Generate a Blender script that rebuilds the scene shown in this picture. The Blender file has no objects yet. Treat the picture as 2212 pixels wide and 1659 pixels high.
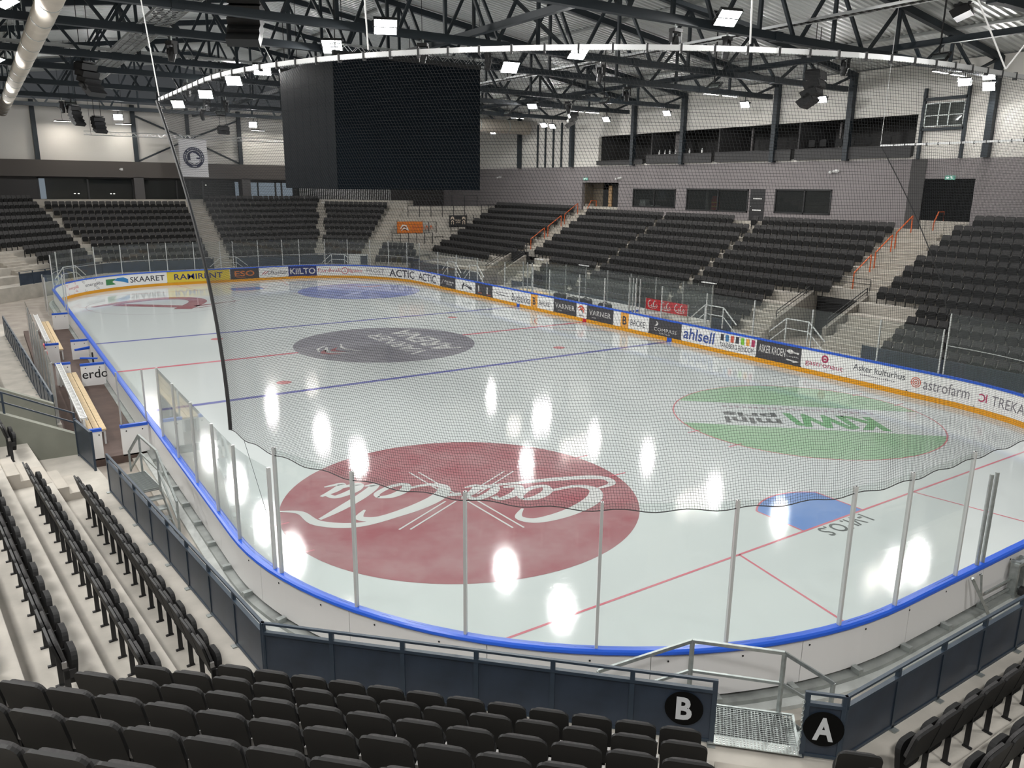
import bpy, math, random
from mathutils import Vector, Matrix

random.seed(7)
PI = math.pi
scene = bpy.context.scene
COL = scene.collection

# ------------------------------------------------------------------ camera
cam_data = bpy.data.cameras.new('camera')
cam = bpy.data.objects.new('camera', cam_data)
COL.objects.link(cam)
CAM = Vector((-16.298, -35.861, 7.732))
cam.location = CAM
cam.rotation_euler = (math.radians(75.877), math.radians(-0.619), math.radians(-33.656))
FPX = 1693.8
cam_data.sensor_fit = 'HORIZONTAL'
cam_data.sensor_width = 36.0
cam_data.lens = FPX / 2212.0 * 36.0
cam_data.clip_start = 0.05
cam_data.clip_end = 300
scene.camera = cam

# ------------------------------------------------------------------ world, exposure
world = bpy.data.worlds.new('world')
scene.world = world
world.use_nodes = True
world.node_tree.nodes['Background'].inputs[0].default_value = (0.75, 0.8, 0.85, 1)
world.node_tree.nodes['Background'].inputs[1].default_value = 0.05
scene.view_settings.view_transform = 'Standard'
scene.view_settings.look = 'None'
scene.view_settings.gamma = 1.0
scene.view_settings.use_curve_mapping = False
scene.view_settings.exposure = 0.5
LAMP_POWER = 235.0
scene.cycles.max_bounces = 5
scene.cycles.diffuse_bounces = 2
scene.cycles.glossy_bounces = 2
scene.cycles.transparent_max_bounces = 32
scene.cycles.sample_clamp_indirect = 4.0
scene.cycles.use_light_tree = False
scene.cycles.caustics_reflective = False
scene.cycles.caustics_refractive = False

# ------------------------------------------------------------------ materials
MATS = {}


def srgb(r, g, b):
    f = lambda c: (c / 255 / 12.92) if c / 255 <= 0.04045 else ((c / 255 + 0.055) / 1.055) ** 2.4
    return (f(r), f(g), f(b))


def mat(name, col, rough=0.6, metal=0.0, spec=0.5, noise=0.0, nscale=4.0, bump=0.0, bscale=40.0):
    if name in MATS:
        return MATS[name]
    m = bpy.data.materials.new(name)
    m.use_nodes = True
    nt = m.node_tree
    b = nt.nodes['Principled BSDF']
    b.inputs['Base Color'].default_value = (*col, 1)
    b.inputs['Roughness'].default_value = rough
    b.inputs['Metallic'].default_value = metal
    b.inputs['Specular IOR Level'].default_value = spec
    if noise or bump:
        tc = nt.nodes.new('ShaderNodeTexCoord')
    if noise:
        n = nt.nodes.new('ShaderNodeTexNoise')
        n.inputs['Scale'].default_value = nscale
        n.inputs['Detail'].default_value = 5
        nt.links.new(tc.outputs['Object'], n.inputs['Vector'])
        r = nt.nodes.new('ShaderNodeMapRange')
        r.inputs[1].default_value = 0.3
        r.inputs[2].default_value = 0.7
        r.inputs[3].default_value = 1 - noise
        r.inputs[4].default_value = 1 + noise
        nt.links.new(n.outputs['Fac'], r.inputs[0])
        mx = nt.nodes.new('ShaderNodeMix')
        mx.data_type = 'RGBA'
        mx.blend_type = 'MULTIPLY'
        mx.inputs[0].default_value = 1
        mx.inputs[6].default_value = (*col, 1)
        nt.links.new(r.outputs[0], mx.inputs[7])
        nt.links.new(mx.outputs[2], b.inputs['Base Color'])
    if bump:
        n2 = nt.nodes.new('ShaderNodeTexNoise')
        n2.inputs['Scale'].default_value = bscale
        n2.inputs['Detail'].default_value = 4
        nt.links.new(tc.outputs['Object'], n2.inputs['Vector'])
        bp = nt.nodes.new('ShaderNodeBump')
        bp.inputs['Strength'].default_value = bump
        bp.inputs['Distance'].default_value = 0.01
        nt.links.new(n2.outputs['Fac'], bp.inputs['Height'])
        nt.links.new(bp.outputs[0], b.inputs['Normal'])
    MATS[name] = m
    return m


def emit(name, col, strength):
    if name in MATS:
        return MATS[name]
    m = bpy.data.materials.new(name)
    m.use_nodes = True
    nt = m.node_tree
    nt.nodes.clear()
    o = nt.nodes.new('ShaderNodeOutputMaterial')
    e = nt.nodes.new('ShaderNodeEmission')
    e.inputs[0].default_value = (*col, 1)
    e.inputs[1].default_value = strength
    nt.links.new(e.outputs[0], o.inputs[0])
    if strength < 10: m.cycles.emission_sampling = 'NONE'
    MATS[name] = m
    return m


def glass(name, tint, refl=1.0, ior=1.35, dust=0.025):
    m = bpy.data.materials.new(name)
    m.use_nodes = True
    nt = m.node_tree
    nt.nodes.clear()
    o = nt.nodes.new('ShaderNodeOutputMaterial')
    mx = nt.nodes.new('ShaderNodeMixShader')
    tr = nt.nodes.new('ShaderNodeBsdfTransparent')
    gl = nt.nodes.new('ShaderNodeBsdfGlossy')
    # Schlick reflectance, the same on both faces of the sheet
    fr = nt.nodes.new('ShaderNodeLayerWeight')
    fr.inputs[0].default_value = 0.5
    pw = nt.nodes.new('ShaderNodeMath')
    pw.operation = 'POWER'
    pw.inputs[1].default_value = 5.0
    f0 = ((ior - 1) / (ior + 1)) ** 2
    ml = nt.nodes.new('ShaderNodeMath')
    ml.operation = 'MULTIPLY_ADD'
    ml.inputs[1].default_value = refl * (1 - f0)
    ml.inputs[2].default_value = refl * f0
    tr.inputs[0].default_value = (*tint, 1)
    gl.inputs['Roughness'].default_value = 0.03
    nt.links.new(fr.outputs['Facing'], pw.inputs[0])
    nt.links.new(pw.outputs[0], ml.inputs[0])
    nt.links.new(ml.outputs[0], mx.inputs[0])
    nt.links.new(tr.outputs[0], mx.inputs[1])
    nt.links.new(gl.outputs[0], mx.inputs[2])
    # a film of dust and scuffs
    df = nt.nodes.new('ShaderNodeBsdfDiffuse')
    df.inputs[0].default_value = (0.7, 0.75, 0.74, 1)
    m2 = nt.nodes.new('ShaderNodeMixShader')
    m2.inputs[0].default_value = dust
    nt.links.new(mx.outputs[0], m2.inputs[1])
    nt.links.new(df.outputs[0], m2.inputs[2])
    nt.links.new(m2.outputs[0], o.inputs[0])
    MATS[name] = m
    return m


def ice_mat(name, col, worn=0.0):
    """paint or snow-white under a skated, glossy sheet: every ice colour has the same wet gloss and scratches"""
    if name in MATS:
        return MATS[name]
    m = bpy.data.materials.new(name)
    m.use_nodes = True
    nt = m.node_tree
    b = nt.nodes['Principled BSDF']
    tc = nt.nodes.new('ShaderNodeTexCoord')
    ge = nt.nodes.new('ShaderNodeNewGeometry')
    # soft milky variation of the frozen water; worn also imitates the reflection veil
    n = nt.nodes.new('ShaderNodeTexNoise')
    n.inputs['Scale'].default_value = 0.55
    n.inputs['Detail'].default_value = 6
    n.inputs['Roughness'].default_value = 0.65
    nt.links.new(ge.outputs['Position'], n.inputs['Vector'])
    r = nt.nodes.new('ShaderNodeMapRange')
    r.inputs[1].default_value = 0.3
    r.inputs[2].default_value = 0.7
    r.inputs[3].default_value = 0.0
    r.inputs[4].default_value = 0.10 + worn
    nt.links.new(n.outputs['Fac'], r.inputs[0])
    mx = nt.nodes.new('ShaderNodeMix')
    mx.data_type = 'RGBA'
    mx.inputs[6].default_value = (*col, 1)
    mx.inputs[7].default_value = (0.58, 0.60, 0.59, 1)
    nt.links.new(r.outputs[0], mx.inputs[0])
    nt.links.new(mx.outputs[2], b.inputs['Base Color'])
    # scratches
    mp = nt.nodes.new('ShaderNodeMapping')
    mp.inputs['Scale'].default_value = (1.2, 7.0, 1.0)
    mp.inputs['Rotation'].default_value = (0, 0, 0.5)
    nt.links.new(ge.outputs['Position'], mp.inputs[0])
    n2 = nt.nodes.new('ShaderNodeTexNoise')
    n2.inputs['Scale'].default_value = 2.2
    n2.inputs['Detail'].default_value = 7
    n2.inputs['Roughness'].default_value = 0.7
    nt.links.new(mp.outputs[0], n2.inputs['Vector'])
    r2 = nt.nodes.new('ShaderNodeMapRange')
    r2.inputs[1].default_value = 0.35
    r2.inputs[2].default_value = 0.75
    r2.inputs[3].default_value = 0.035
    r2.inputs[4].default_value = 0.12
    nt.links.new(n2.outputs['Fac'], r2.inputs[0])
    nt.links.new(r2.outputs[0], b.inputs['Roughness'])
    bp = nt.nodes.new('ShaderNodeBump')
    bp.inputs['Strength'].default_value = 0.06
    bp.inputs['Distance'].default_value = 0.01
    nt.links.new(n2.outputs['Fac'], bp.inputs['Height'])
    nt.links.new(bp.outputs[0], b.inputs['Normal'])
    b.inputs['Specular IOR Level'].default_value = 0.42
    b.inputs['IOR'].default_value = 1.4
    MATS[name] = m
    return m


M_ICE = ice_mat('ice', (0.55, 0.59, 0.585))
M_BOARD = mat('board_white', (0.86, 0.85, 0.84), 0.35)
M_BLUE = mat('cap_blue', srgb(40, 92, 205), 0.3)
M_YEL = mat('kick_yellow', srgb(228, 158, 22), 0.4)
M_CONC = mat('concrete', (0.45, 0.42, 0.372), 0.8, noise=0.16, nscale=1.6, bump=0.15, bscale=30)
M_CONC2 = mat('concrete_green', (0.24, 0.245, 0.205), 0.85, noise=0.14, nscale=1.2)
M_CONCD = mat('concrete_floor', (0.34, 0.30, 0.26), 0.75, noise=0.2, nscale=1.0)
M_SEAT = mat('seat_plastic', (0.0145, 0.0142, 0.0140), 0.5, spec=0.3)
M_PAD = mat('seat_fabric', (0.060, 0.058, 0.058), 0.9, spec=0.2, noise=0.2, nscale=30)
M_PAN = mat('seat_pan', (0.011, 0.0108, 0.0108), 0.75, spec=0.3)
M_CLIP = mat('seat_clip', (0.30, 0.29, 0.28), 0.45, metal=0.5)
M_BLACK = mat('black_metal', (0.012, 0.012, 0.013), 0.5)
M_FENCE = mat('fence_paint', srgb(50, 62, 75), 0.42, noise=0.12, nscale=3)
M_FPAN = mat('fence_panel', srgb(47, 57, 71), 0.38, noise=0.25, nscale=2.2)
M_GALV = mat('galvanised', (0.42, 0.45, 0.44), 0.42, metal=0.7, noise=0.15, nscale=12)
M_ALU = mat('aluminium', (0.62, 0.63, 0.63), 0.35, metal=0.8)
M_POST = mat('shield_post', (0.66, 0.67, 0.66), 0.35, metal=0.25)
M_STEEL = mat('roof_steel', srgb(34, 43, 50), 0.55)
M_DECK = mat('roof_deck', (0.62, 0.64, 0.63), 0.45, metal=0.15)
M_WALLG = mat('wall_grey', (0.235, 0.214, 0.218), 0.8, noise=0.06, nscale=0.6)
M_WALLD = mat('wall_dark', (0.065, 0.062, 0.062), 0.8)
M_WALLW = mat('wall_white', (0.70, 0.675, 0.635), 0.75, noise=0.04, nscale=0.4)
M_DARK = mat('dark_interior', (0.012, 0.012, 0.013), 0.8)
M_RUB = mat('rubber_brown', srgb(92, 76, 70), 0.85, noise=0.15, nscale=2)
M_WOOD = mat('pine_wood', srgb(205, 180, 140), 0.6, noise=0.1, nscale=6)
M_ORANGE = mat('rail_orange', srgb(200, 92, 38), 0.45)
M_WHITE = mat('white_plastic', (0.75, 0.75, 0.74), 0.4)
M_CHAR = mat('ad_charcoal', srgb(66, 64, 68), 0.4)
M_RED = mat('ad_red', srgb(200, 26, 40), 0.4)
M_NET = mat('net_cord', (0.030, 0.032, 0.034), 0.85, spec=0.2)
M_FABRIC = mat('duct_fabric', (0.50, 0.46, 0.40), 0.85, noise=0.08, nscale=1)
M_GLASS = glass('shield_glass', (0.965, 0.982, 0.975), 0.9, 1.33)
M_WGLASS = glass('window_glass', (0.55, 0.57, 0.57), 1.0, 1.45)
M_SCREEN = mat('led_screen', (0.0030, 0.0060, 0.0095), 0.6, spec=0.08)
M_LED = emit('lamp_led', (1.0, 0.99, 0.97), LAMP_POWER)

# ------------------------------------------------------------------ objects
def tag(o, label=None, cat=None, group=None, kind=None):
    if label: o['label'] = label
    if cat: o['category'] = cat
    if group: o['group'] = group
    if kind: o['kind'] = kind
    return o


def thing(name, label, cat, loc=(0, 0, 0), rotz=0.0, group=None, kind=None):
    o = bpy.data.objects.new(name, None)
    COL.objects.link(o)
    o.empty_display_size = 0.2
    o.location = loc
    o.rotation_euler = (0, 0, rotz)
    return tag(o, label, cat, group, kind)


def link(name, me, parent=None, loc=None, rot=None, kind=None):
    o = bpy.data.objects.new(name, me)
    COL.objects.link(o)
    if parent is not None: o.parent = parent
    if loc is not None: o.location = loc
    if rot is not None: o.rotation_euler = rot
    if kind: o['kind'] = kind
    return o


class MB:
    """collects the faces of ONE mesh"""

    def __init__(s):
        s.v = []
        s.f = []
        s.sm = False

    def add(s, vs, fs):
        n = len(s.v)
        s.v += [tuple(p) for p in vs]
        s.f += [tuple(i + n for i in f) for f in fs]
        return s

    def box(s, x0, x1, y0, y1, z0, z1, M=None):
        vs = [Vector((x, y, z)) for x in (x0, x1) for y in (y0, y1) for z in (z0, z1)]
        if M: vs = [M @ p for p in vs]
        return s.add(vs, [(0, 1, 3, 2), (4, 6, 7, 5), (0, 4, 5, 1), (2, 3, 7, 6), (0, 2, 6, 4), (1, 5, 7, 3)])

    def prism(s, poly, h0, h1, fn):
        """poly of 2-D points, fn(u, v, h) -> 3-D point"""
        n = len(poly)
        vs = [fn(u, v, h0) for u, v in poly] + [fn(u, v, h1) for u, v in poly]
        fs = [tuple(range(n - 1, -1, -1)), tuple(range(n, 2 * n))]
        fs += [(i, (i + 1) % n, n + (i + 1) % n, n + i) for i in range(n)]
        return s.add(vs, fs)

    def bar(s, a, b, w, h=None, up=(0, 0, 1)):
        """a square bar from a to b"""
        h = h or w
        a = Vector(a); b = Vector(b)
        d = (b - a).normalized()
        up = Vector(up)
        if abs(d.dot(up)) > 0.98: up = Vector((1, 0, 0)) if abs(d.x) < 0.9 else Vector((0, 1, 0))
        r = d.cross(up).normalized()
        t = r.cross(d)
        vs = [p + r * (w / 2 * i) + t * (h / 2 * j) for p in (a, b) for i, j in ((-1, -1), (1, -1), (1, 1), (-1, 1))]
        return s.add(vs, [(3, 2, 1, 0), (4, 5, 6, 7), (0, 1, 5, 4), (1, 2, 6, 5), (2, 3, 7, 6), (3, 0, 4, 7)])

    def tube(s, pts, r, n=8, closed=False, caps=True):
        pts = [Vector(p) for p in pts]
        m = len(pts)
        vs = []
        up = Vector((0, 0, 1))
        for i, p in enumerate(pts):
            q = pts[(i + 1) % m] if (closed or i < m - 1) else p
            o = pts[i - 1] if (closed or i > 0) else p
            d = (q - o).normalized()
            x = d.cross(up)
            if x.length < 0.05: x = d.cross(Vector((0, 1, 0)))
            x.normalize()
            y = x.cross(d)
            rr = r[i] if isinstance(r, (list, tuple)) else r
            vs += [p + x * (rr * math.cos(2 * PI * k / n)) + y * (rr * math.sin(2 * PI * k / n)) for k in range(n)]
        fs = []
        for i in range(m if closed else m - 1):
            j = (i + 1) % m
            fs += [(i * n + k, i * n + (k + 1) % n, j * n + (k + 1) % n, j * n + k) for k in range(n)]
        if caps and not closed:
            fs += [tuple(range(n - 1, -1, -1)), tuple((m - 1) * n + k for k in range(n))]
        return s.add(vs, fs)

    def mesh(s, name, m, smooth=False):
        me = bpy.data.meshes.new(name)
        me.from_pydata(s.v, [], s.f)
        for x in (m if isinstance(m, (list, tuple)) else [m]): me.materials.append(x)
        if smooth:
            me.polygons.foreach_set('use_smooth', [True] * len(me.polygons))
        me.update()
        return me

    def build(s, name, m, parent=None, loc=None, rot=None, kind=None, smooth=False):
        return link(name, s.mesh(name, m, smooth), parent, loc, rot, kind)


def rounded(w, h, rt, rb, n=4):
    """outline of a rounded rectangle standing on v = 0, centred on u = 0; rt, rb radii at top and bottom"""
    out = []
    for cx, cy, r, a0 in ((w / 2 - rt, h - rt, rt, 0), (-w / 2 + rt, h - rt, rt, 90), (-w / 2 + rb, rb, rb, 180), (w / 2 - rb, rb, rb, 270)):
        for i in range(n + 1):
            a = math.radians(a0 + 90 * i / n)
            out.append((cx + r * math.cos(a), cy + r * math.sin(a)))
    return out


def circle_pts(r, n=32, c=(0, 0)):
    return [(c[0] + r * math.cos(2 * PI * i / n), c[1] + r * math.sin(2 * PI * i / n)) for i in range(n)]


# flat lettering: every text is tessellated once, then laid on its surface
_TXT = {}


def text2d(body, bold=0.0, shear=0.0, spacing=1.0):
    key = (body, bold, shear, spacing)
    if key in _TXT: return _TXT[key]
    cu = bpy.data.curves.new('lettering_curve', 'FONT')
    cu.body = body
    cu.resolution_u = 3
    cu.offset = bold
    cu.shear = shear
    cu.space_character = spacing
    cu.fill_mode = 'FRONT'
    ob = bpy.data.objects.new('lettering_curve', cu)
    COL.objects.link(ob)
    dg = bpy.context.evaluated_depsgraph_get()
    me = ob.evaluated_get(dg).to_mesh()
    vs = [(v.co.x, v.co.y) for v in me.vertices]
    fs = [tuple(p.vertices) for p in me.polygons]
    ob.evaluated_get(dg).to_mesh_clear()
    bpy.data.objects.remove(ob)
    bpy.data.curves.remove(cu)
    x0 = min(p[0] for p in vs); x1 = max(p[0] for p in vs)
    y0 = min(p[1] for p in vs); y1 = max(p[1] for p in vs)
    vs = [((x - x0) / (x1 - x0), (y - y0) / (y1 - y0)) for x, y in vs]
    _TXT[key] = (vs, fs)
    return _TXT[key]


def put_text(mb, body, fn, u0, u1, v0, v1, bold=0.0, shear=0.0, spacing=1.0):
    """text fitted into the rectangle u0..u1 x v0..v1 of a surface; fn(u, v) -> 3-D point"""
    vs, fs = text2d(body, bold, shear, spacing)
    mb.add([fn(u0 + a * (u1 - u0), v0 + b * (v1 - v0)) for a, b in vs], fs)
    return mb


def catmull(pts, n=6):
    out = []
    for i in range(len(pts) - 1):
        p0 = pts[max(i - 1, 0)]; p1 = pts[i]; p2 = pts[i + 1]; p3 = pts[min(i + 2, len(pts) - 1)]
        for k in range(n):
            t = k / n
            out.append(tuple(0.5 * ((2 * b) + (-a + c) * t + (2 * a - 5 * b + 4 * c - d) * t * t + (-a + 3 * b - 3 * c + d) * t ** 3)
                             for a, b, c, d in zip(p0, p1, p2, p3)))
    out.append(tuple(pts[-1]))
    return out


def stroke(mb, pts, fn, n=6):
    """a brush stroke of changing width (u, v, width) laid on a surface"""
    c = catmull(pts, n)
    vs = []
    for i, (u, v, w) in enumerate(c):
        a = c[max(i - 1, 0)]; b = c[min(i + 1, len(c) - 1)]
        dx, dy = b[0] - a[0], b[1] - a[1]
        l = math.hypot(dx, dy) or 1
        vs += [fn(u - dy / l * w / 2, v + dx / l * w / 2), fn(u + dy / l * w / 2, v - dx / l * w / 2)]
    mb.add(vs, [(2 * i, 2 * i + 1, 2 * i + 3, 2 * i + 2) for i in range(len(c) - 1)])


def polygon(mb, pts, fn):
    mb.add([fn(u, v) for u, v in pts], [tuple(range(len(pts)))])


def ring(mb, c, r0, r1, fn, a0=0.0, a1=360.0, n=48):
    vs = []
    for i in range(n + 1):
        a = math.radians(a0 + (a1 - a0) * i / n)
        vs += [fn(c[0] + r0 * math.cos(a), c[1] + r0 * math.sin(a)), fn(c[0] + r1 * math.cos(a), c[1] + r1 * math.sin(a))]
    mb.add(vs, [(2 * i, 2 * i + 1, 2 * i + 3, 2 * i + 2) for i in range(n)])


def rect(mb, u0, u1, v0, v1, fn):
    mb.add([fn(u0, v0), fn(u1, v0), fn(u1, v1), fn(u0, v1)], [(0, 1, 2, 3)])


ORD = ['first', 'second', 'third', 'fourth', 'fifth', 'sixth', 'seventh', 'eighth', 'ninth', 'tenth', 'eleventh', 'twelfth', 'thirteenth',
       'fourteenth', 'fifteenth', 'sixteenth', 'seventeenth', 'eighteenth', 'nineteenth', 'twentieth']
TENS = {20: 'twenty', 30: 'thirty', 40: 'forty', 50: 'fifty', 60: 'sixty'}


def ordinal(i):
    if i < 20: return ORD[i]
    t, r = divmod(i + 1, 10)
    if r == 0: return TENS[t * 10][:-1] + 'ieth'
    return TENS[t * 10] + '-' + ORD[r - 1]


def in_view(p, margin=0.06):
    d = cam.matrix_basis.inverted() @ Vector(p)
    if d.z > -0.3: return None
    x = 0.5 + FPX * d.x / -d.z / 2212
    y = 0.5 - FPX * d.y / -d.z / 1659
    return (x, y, -d.z) if -margin < x < 1 + margin and -margin < y < 1 + margin else None

# ================================================================== RINK
HW, HL, RC = 12.85, 29.65, 8.5
_SEG = [('l', 2 * (HL - RC)), ('a', RC * PI / 2), ('l', 2 * (HW - RC)), ('a', RC * PI / 2)] * 2
TOT = sum(l for _, l in _SEG)


def path(s, off=0.0):
    """a point on the rink outline (off = metres outward) and the outward normal; s runs from the bench side's far end towards the camera and on round the rink"""
    s %= TOT
    p = Vector((-HW, HL - RC)); d = Vector((0, -1))
    for k, l in _SEG:
        n = Vector((d.y, -d.x))
        if s <= l:
            if k == 'l': return p + d * s + n * off, n
            a = s / RC
            nn = n * math.cos(a) + d * math.sin(a)
            return p - n * RC + nn * (RC + off), nn
        s -= l
        if k == 'l': p = p + d * l
        else:
            c = p - n * RC
            p = c + d * RC
            d = -n
    return p, n


def sweep(mb, s0, s1, prof, step=0.45):
    """a closed profile [(off, z)...] swept along the outline"""
    n = max(1, math.ceil((s1 - s0) / step))
    m = len(prof)
    vs = []
    for i in range(n + 1):
        s = s0 + (s1 - s0) * i / n
        for o, z in prof:
            p, _ = path(s, o)
            vs.append((p.x, p.y, z))
    fs = [(i * m + k, i * m + (k + 1) % m, (i + 1) * m + (k + 1) % m, (i + 1) * m + k) for i in range(n) for k in range(m)]
    fs += [tuple(range(m - 1, -1, -1)), tuple(n * m + k for k in range(m))]
    return mb.add(vs, fs)


# hall floor with the rink cut out, and the ice itself
ring_in = [path(TOT * i / 160, 0.05)[0] for i in range(160)]
fl = MB()
out = []
for p in ring_in:
    k = max(abs(p.x) / 44.0, abs(p.y) / 48.0)
    out.append(Vector((p.x / k, p.y / k)))
fl.add([(p.x, p.y, 0.0) for p in ring_in] + [(p.x, p.y, 0.0) for p in out], [(i, (i + 1) % 160, 160 + (i + 1) % 160, 160 + i) for i in range(160)])
fl.build('floor', M_CONCD, kind='structure')
mb = MB()
polygon(mb, [tuple(path(TOT * i / 200, 0.03)[0]) for i in range(200)], lambda u, v: (u, v, 0.0))
ice = mb.build('ice_floor', M_ICE, kind='structure')
mb = MB()
mb.prism([(-46, -50), (46, -50), (46, 50), (-46, 50)], -0.6, -0.3, lambda u, v, h: (u, v, h))
mb.build('base_slab', M_CONCD, kind='structure')


# ---- painted marks frozen into the ice (flat print)
def ice_part(name, mbx, m):
    return mbx.build(name, m, ice)


def at_z(z):
    return lambda u, v: (u, v, z)


P_RED = ice_mat('ice_red', srgb(150, 92, 98), 0.16)  # paled paint: the veil of ceiling reflections is put into its colour
P_LINE = ice_mat('ice_line_red', srgb(200, 104, 118), 0.15)
P_BLUE = ice_mat('ice_line_blue', srgb(96, 100, 165), 0.12)
P_CREASE = ice_mat('ice_crease_blue', srgb(104, 138, 196), 0.06)
P_GREEN = ice_mat('ice_green', srgb(146, 180, 148), 0.14)
P_KIWI = ice_mat('ice_dark_green', srgb(112, 164, 118), 0.10)
P_GREY = ice_mat('ice_grey', srgb(128, 127, 136), 0.12)
P_NBLUE = ice_mat('ice_circle_blue', srgb(132, 142, 192), 0.12)
P_TXT = ice_mat('ice_black', srgb(92, 96, 96), 0.10)
P_WHT = ice_mat('ice_white', (0.56, 0.57, 0.56))
P_FAINT = ice_mat('ice_thin_line', srgb(196, 120, 124), 0.15)
P_THIN = ice_mat('ice_thin_grey', srgb(168, 160, 164), 0.15)
XC, YC, YG, YB = 6.91, 19.59, 25.6, 7.02
for y, w, m, nm in ((YG, .06, P_LINE, 'goal_line'), (-YG, .06, P_LINE, 'goal_line'), (YB, .28, P_BLUE, 'blue_line'), (-YB, .28, P_BLUE, 'blue_line'), (0, .26, P_LINE, 'centre_line')):
    xe = HW if abs(y) < HL - RC else (HW - RC) + math.sqrt(RC ** 2 - (abs(y) - HL + RC) ** 2)
    mb = MB()
    if y == 0:
        rect(mb, -xe, -4.5, -w / 2, w / 2, at_z(.003)); rect(mb, 4.5, xe, -w / 2, w / 2, at_z(.003))
    else:
        rect(mb, -xe, xe, y - w / 2, y + w / 2, at_z(.003))
    ice_part(nm, mb, m)
for sg in (-1, 1):
    mb = MB()
    polygon(mb, [(-1.17, sg * YG), (-1.17, sg * (YG - 1.37))] + [(-1.8 * math.cos(a), sg * (YG - 1.8 * math.sin(a))) for a in [math.radians(49.5 + 81 * i / 14) for i in range(15)]] + [(1.17, sg * (YG - 1.37)), (1.17, sg * YG)], at_z(.002))
    ice_part('goal_crease', mb, P_CREASE)
    mb = MB()
    for x in (-1.17, 1.17): rect(mb, x - .025, x + .025, min(sg * YG, sg * (YG - 1.37)), max(sg * YG, sg * (YG - 1.37)), at_z(.0035))
    ring(mb, (0, sg * YG), 1.78, 1.83, at_z(.0035), (-90 if sg > 0 else 90) - 40.5, (-90 if sg > 0 else 90) + 40.5, 16)
    ice_part('crease_outline', mb, P_LINE)
    for x in (-1, 1):
        mb = MB()
        stroke(mb, [(x * 3.41, sg * YG, .055), (x * 4.12, sg * (HL - .05), .055)], at_z(.003), 1)
        ice_part('trapezoid_line', mb, P_LINE)
for x in (-XC, XC):
    for y in (-5.37, 5.37):
        mb = MB(); polygon(mb, circle_pts(.3, 24, (x, y)), at_z(.003)); ice_part('faceoff_dot', mb, P_FAINT)
mb = MB(); ring(mb, (HW, 0), 2.94, 3.0, at_z(.003), 90, 270); ice_part('referee_crease', mb, P_FAINT)
mb = MB(); polygon(mb, circle_pts(4.5, 96, (-XC, -YC)), at_z(.0025)); ice_part('red_circle', mb, P_RED)
mb = MB(); polygon(mb, circle_pts(4.5, 96, (0, 0)), at_z(.0025)); ice_part('grey_circle', mb, P_GREY)
mb = MB(); polygon(mb, circle_pts(4.5, 96, (XC, YC)), at_z(.0025)); ice_part('blue_circle', mb, P_NBLUE)
mb = MB(); ring(mb, (-XC, YC), 4.45, 4.5, at_z(.0025)); ice_part('circle_outline', mb, P_THIN)
mb = MB(); ring(mb, (XC, -YC), 4.45, 4.5, at_z(.0025)); ice_part('circle_outline', mb, P_FAINT)
# hash marks beside the end-zone circles
for cx in (-XC, XC):
    for cy in (-YC, YC):
        mb = MB()
        for sx in (-1, 1):
            for dy in (-.85, .85): rect(mb, cx + sx * 4.5 - .3, cx + sx * 4.5 + .3, cy + dy - .025, cy + dy + .025, at_z(.0028))
        ice_part('hash_mark', mb, P_LINE)


def frame2(cx, cy, ang, z):
    c, s = math.cos(math.radians(ang)), math.sin(math.radians(ang))
    return lambda u, v: (cx + u * c - v * s, cy + u * s + v * c, z)


# the flowing white script across the red circle (reads from the far side)
F = frame2(-XC, -YC, 146, .0045)
mb = MB()
_zl = [0.0]


def S_(*p):
    _zl[0] += .00015
    G = frame2(-XC, -YC, 146, .0045 + _zl[0])
    stroke(mb, [((u - 3.75) * 1.0 + .38 * (v - .9), (v - .95) * 1.08, w * 1.25) for u, v, w in p], G)



S_((1.95, 1.55, .05), (1.85, 2.05, .16), (1.35, 2.2, .22), (.75, 1.75, .3), (.38, 1.0, .34), (.5, .35, .24), (1.05, .12, .14), (1.7, .5, .1))
S_((.5, .3, .05), (.15, -.1, .16), (.6, -.5, .2), (1.7, -.35, .2), (3.0, .05, .12), (3.7, .2, .04))
S_((2.15, 1.0, .1), (1.85, .9, .2), (1.7, .5, .22), (1.88, .15, .16), (2.2, .3, .14), (2.3, .75, .14), (2.15, 1.0, .08))
S_((2.95, .85, .16), (2.72, 1.0, .14), (2.48, .65, .22), (2.55, .2, .18), (2.95, .25, .08))
S_((3.6, .9, .12), (3.3, 1.0, .16), (3.1, .55, .22), (3.22, .18, .16), (3.55, .4, .12))
S_((3.7, 1.0, .08), (3.6, .55, .2), (3.68, .18, .16), (3.95, .3, .06))
S_((3.85, .72, .16), (4.2, .8, .16))
S_((5.75, 1.75, .05), (5.6, 2.2, .18), (5.1, 2.2, .22), (4.6, 1.6, .3), (4.35, .9, .32), (4.5, .3, .24), (5.0, .15, .14), (5.5, .5, .08))
S_((4.6, 1.9, .04), (5.4, 2.55, .2), (6.4, 2.5, .22), (7.2, 1.95, .14), (7.8, 1.9, .04))
S_((5.85, 1.0, .1), (5.55, .9, .2), (5.42, .5, .22), (5.6, .15, .16), (5.9, .3, .14), (6.0, .75, .14), (5.85, 1.0, .08))
S_((6.5, 2.3, .08), (6.38, 1.7, .2), (6.3, .9, .24), (6.36, .25, .2), (6.6, .3, .06))
S_((7.2, .9, .12), (6.9, 1.0, .16), (6.7, .55, .22), (6.82, .18, .16), (7.15, .4, .12))
S_((7.3, 1.0, .08), (7.2, .55, .2), (7.28, .18, .16), (7.6, .4, .05))
ice_part('script_lettering', mb, P_WHT)
mb = MB()
for (x, y) in ((-.75, -.55), (.75, -.55), (-.75, .55), (.75, .55)):
    for w in (.13, -.13): stroke(mb, [(x * .3, y * .5 + w, .05), (x * 2.5, y * 2.4 + w, .05)], frame2(-XC, -YC, 60, .0066), 1)
ice_part('faceoff_marks', mb, P_WHT)
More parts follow.
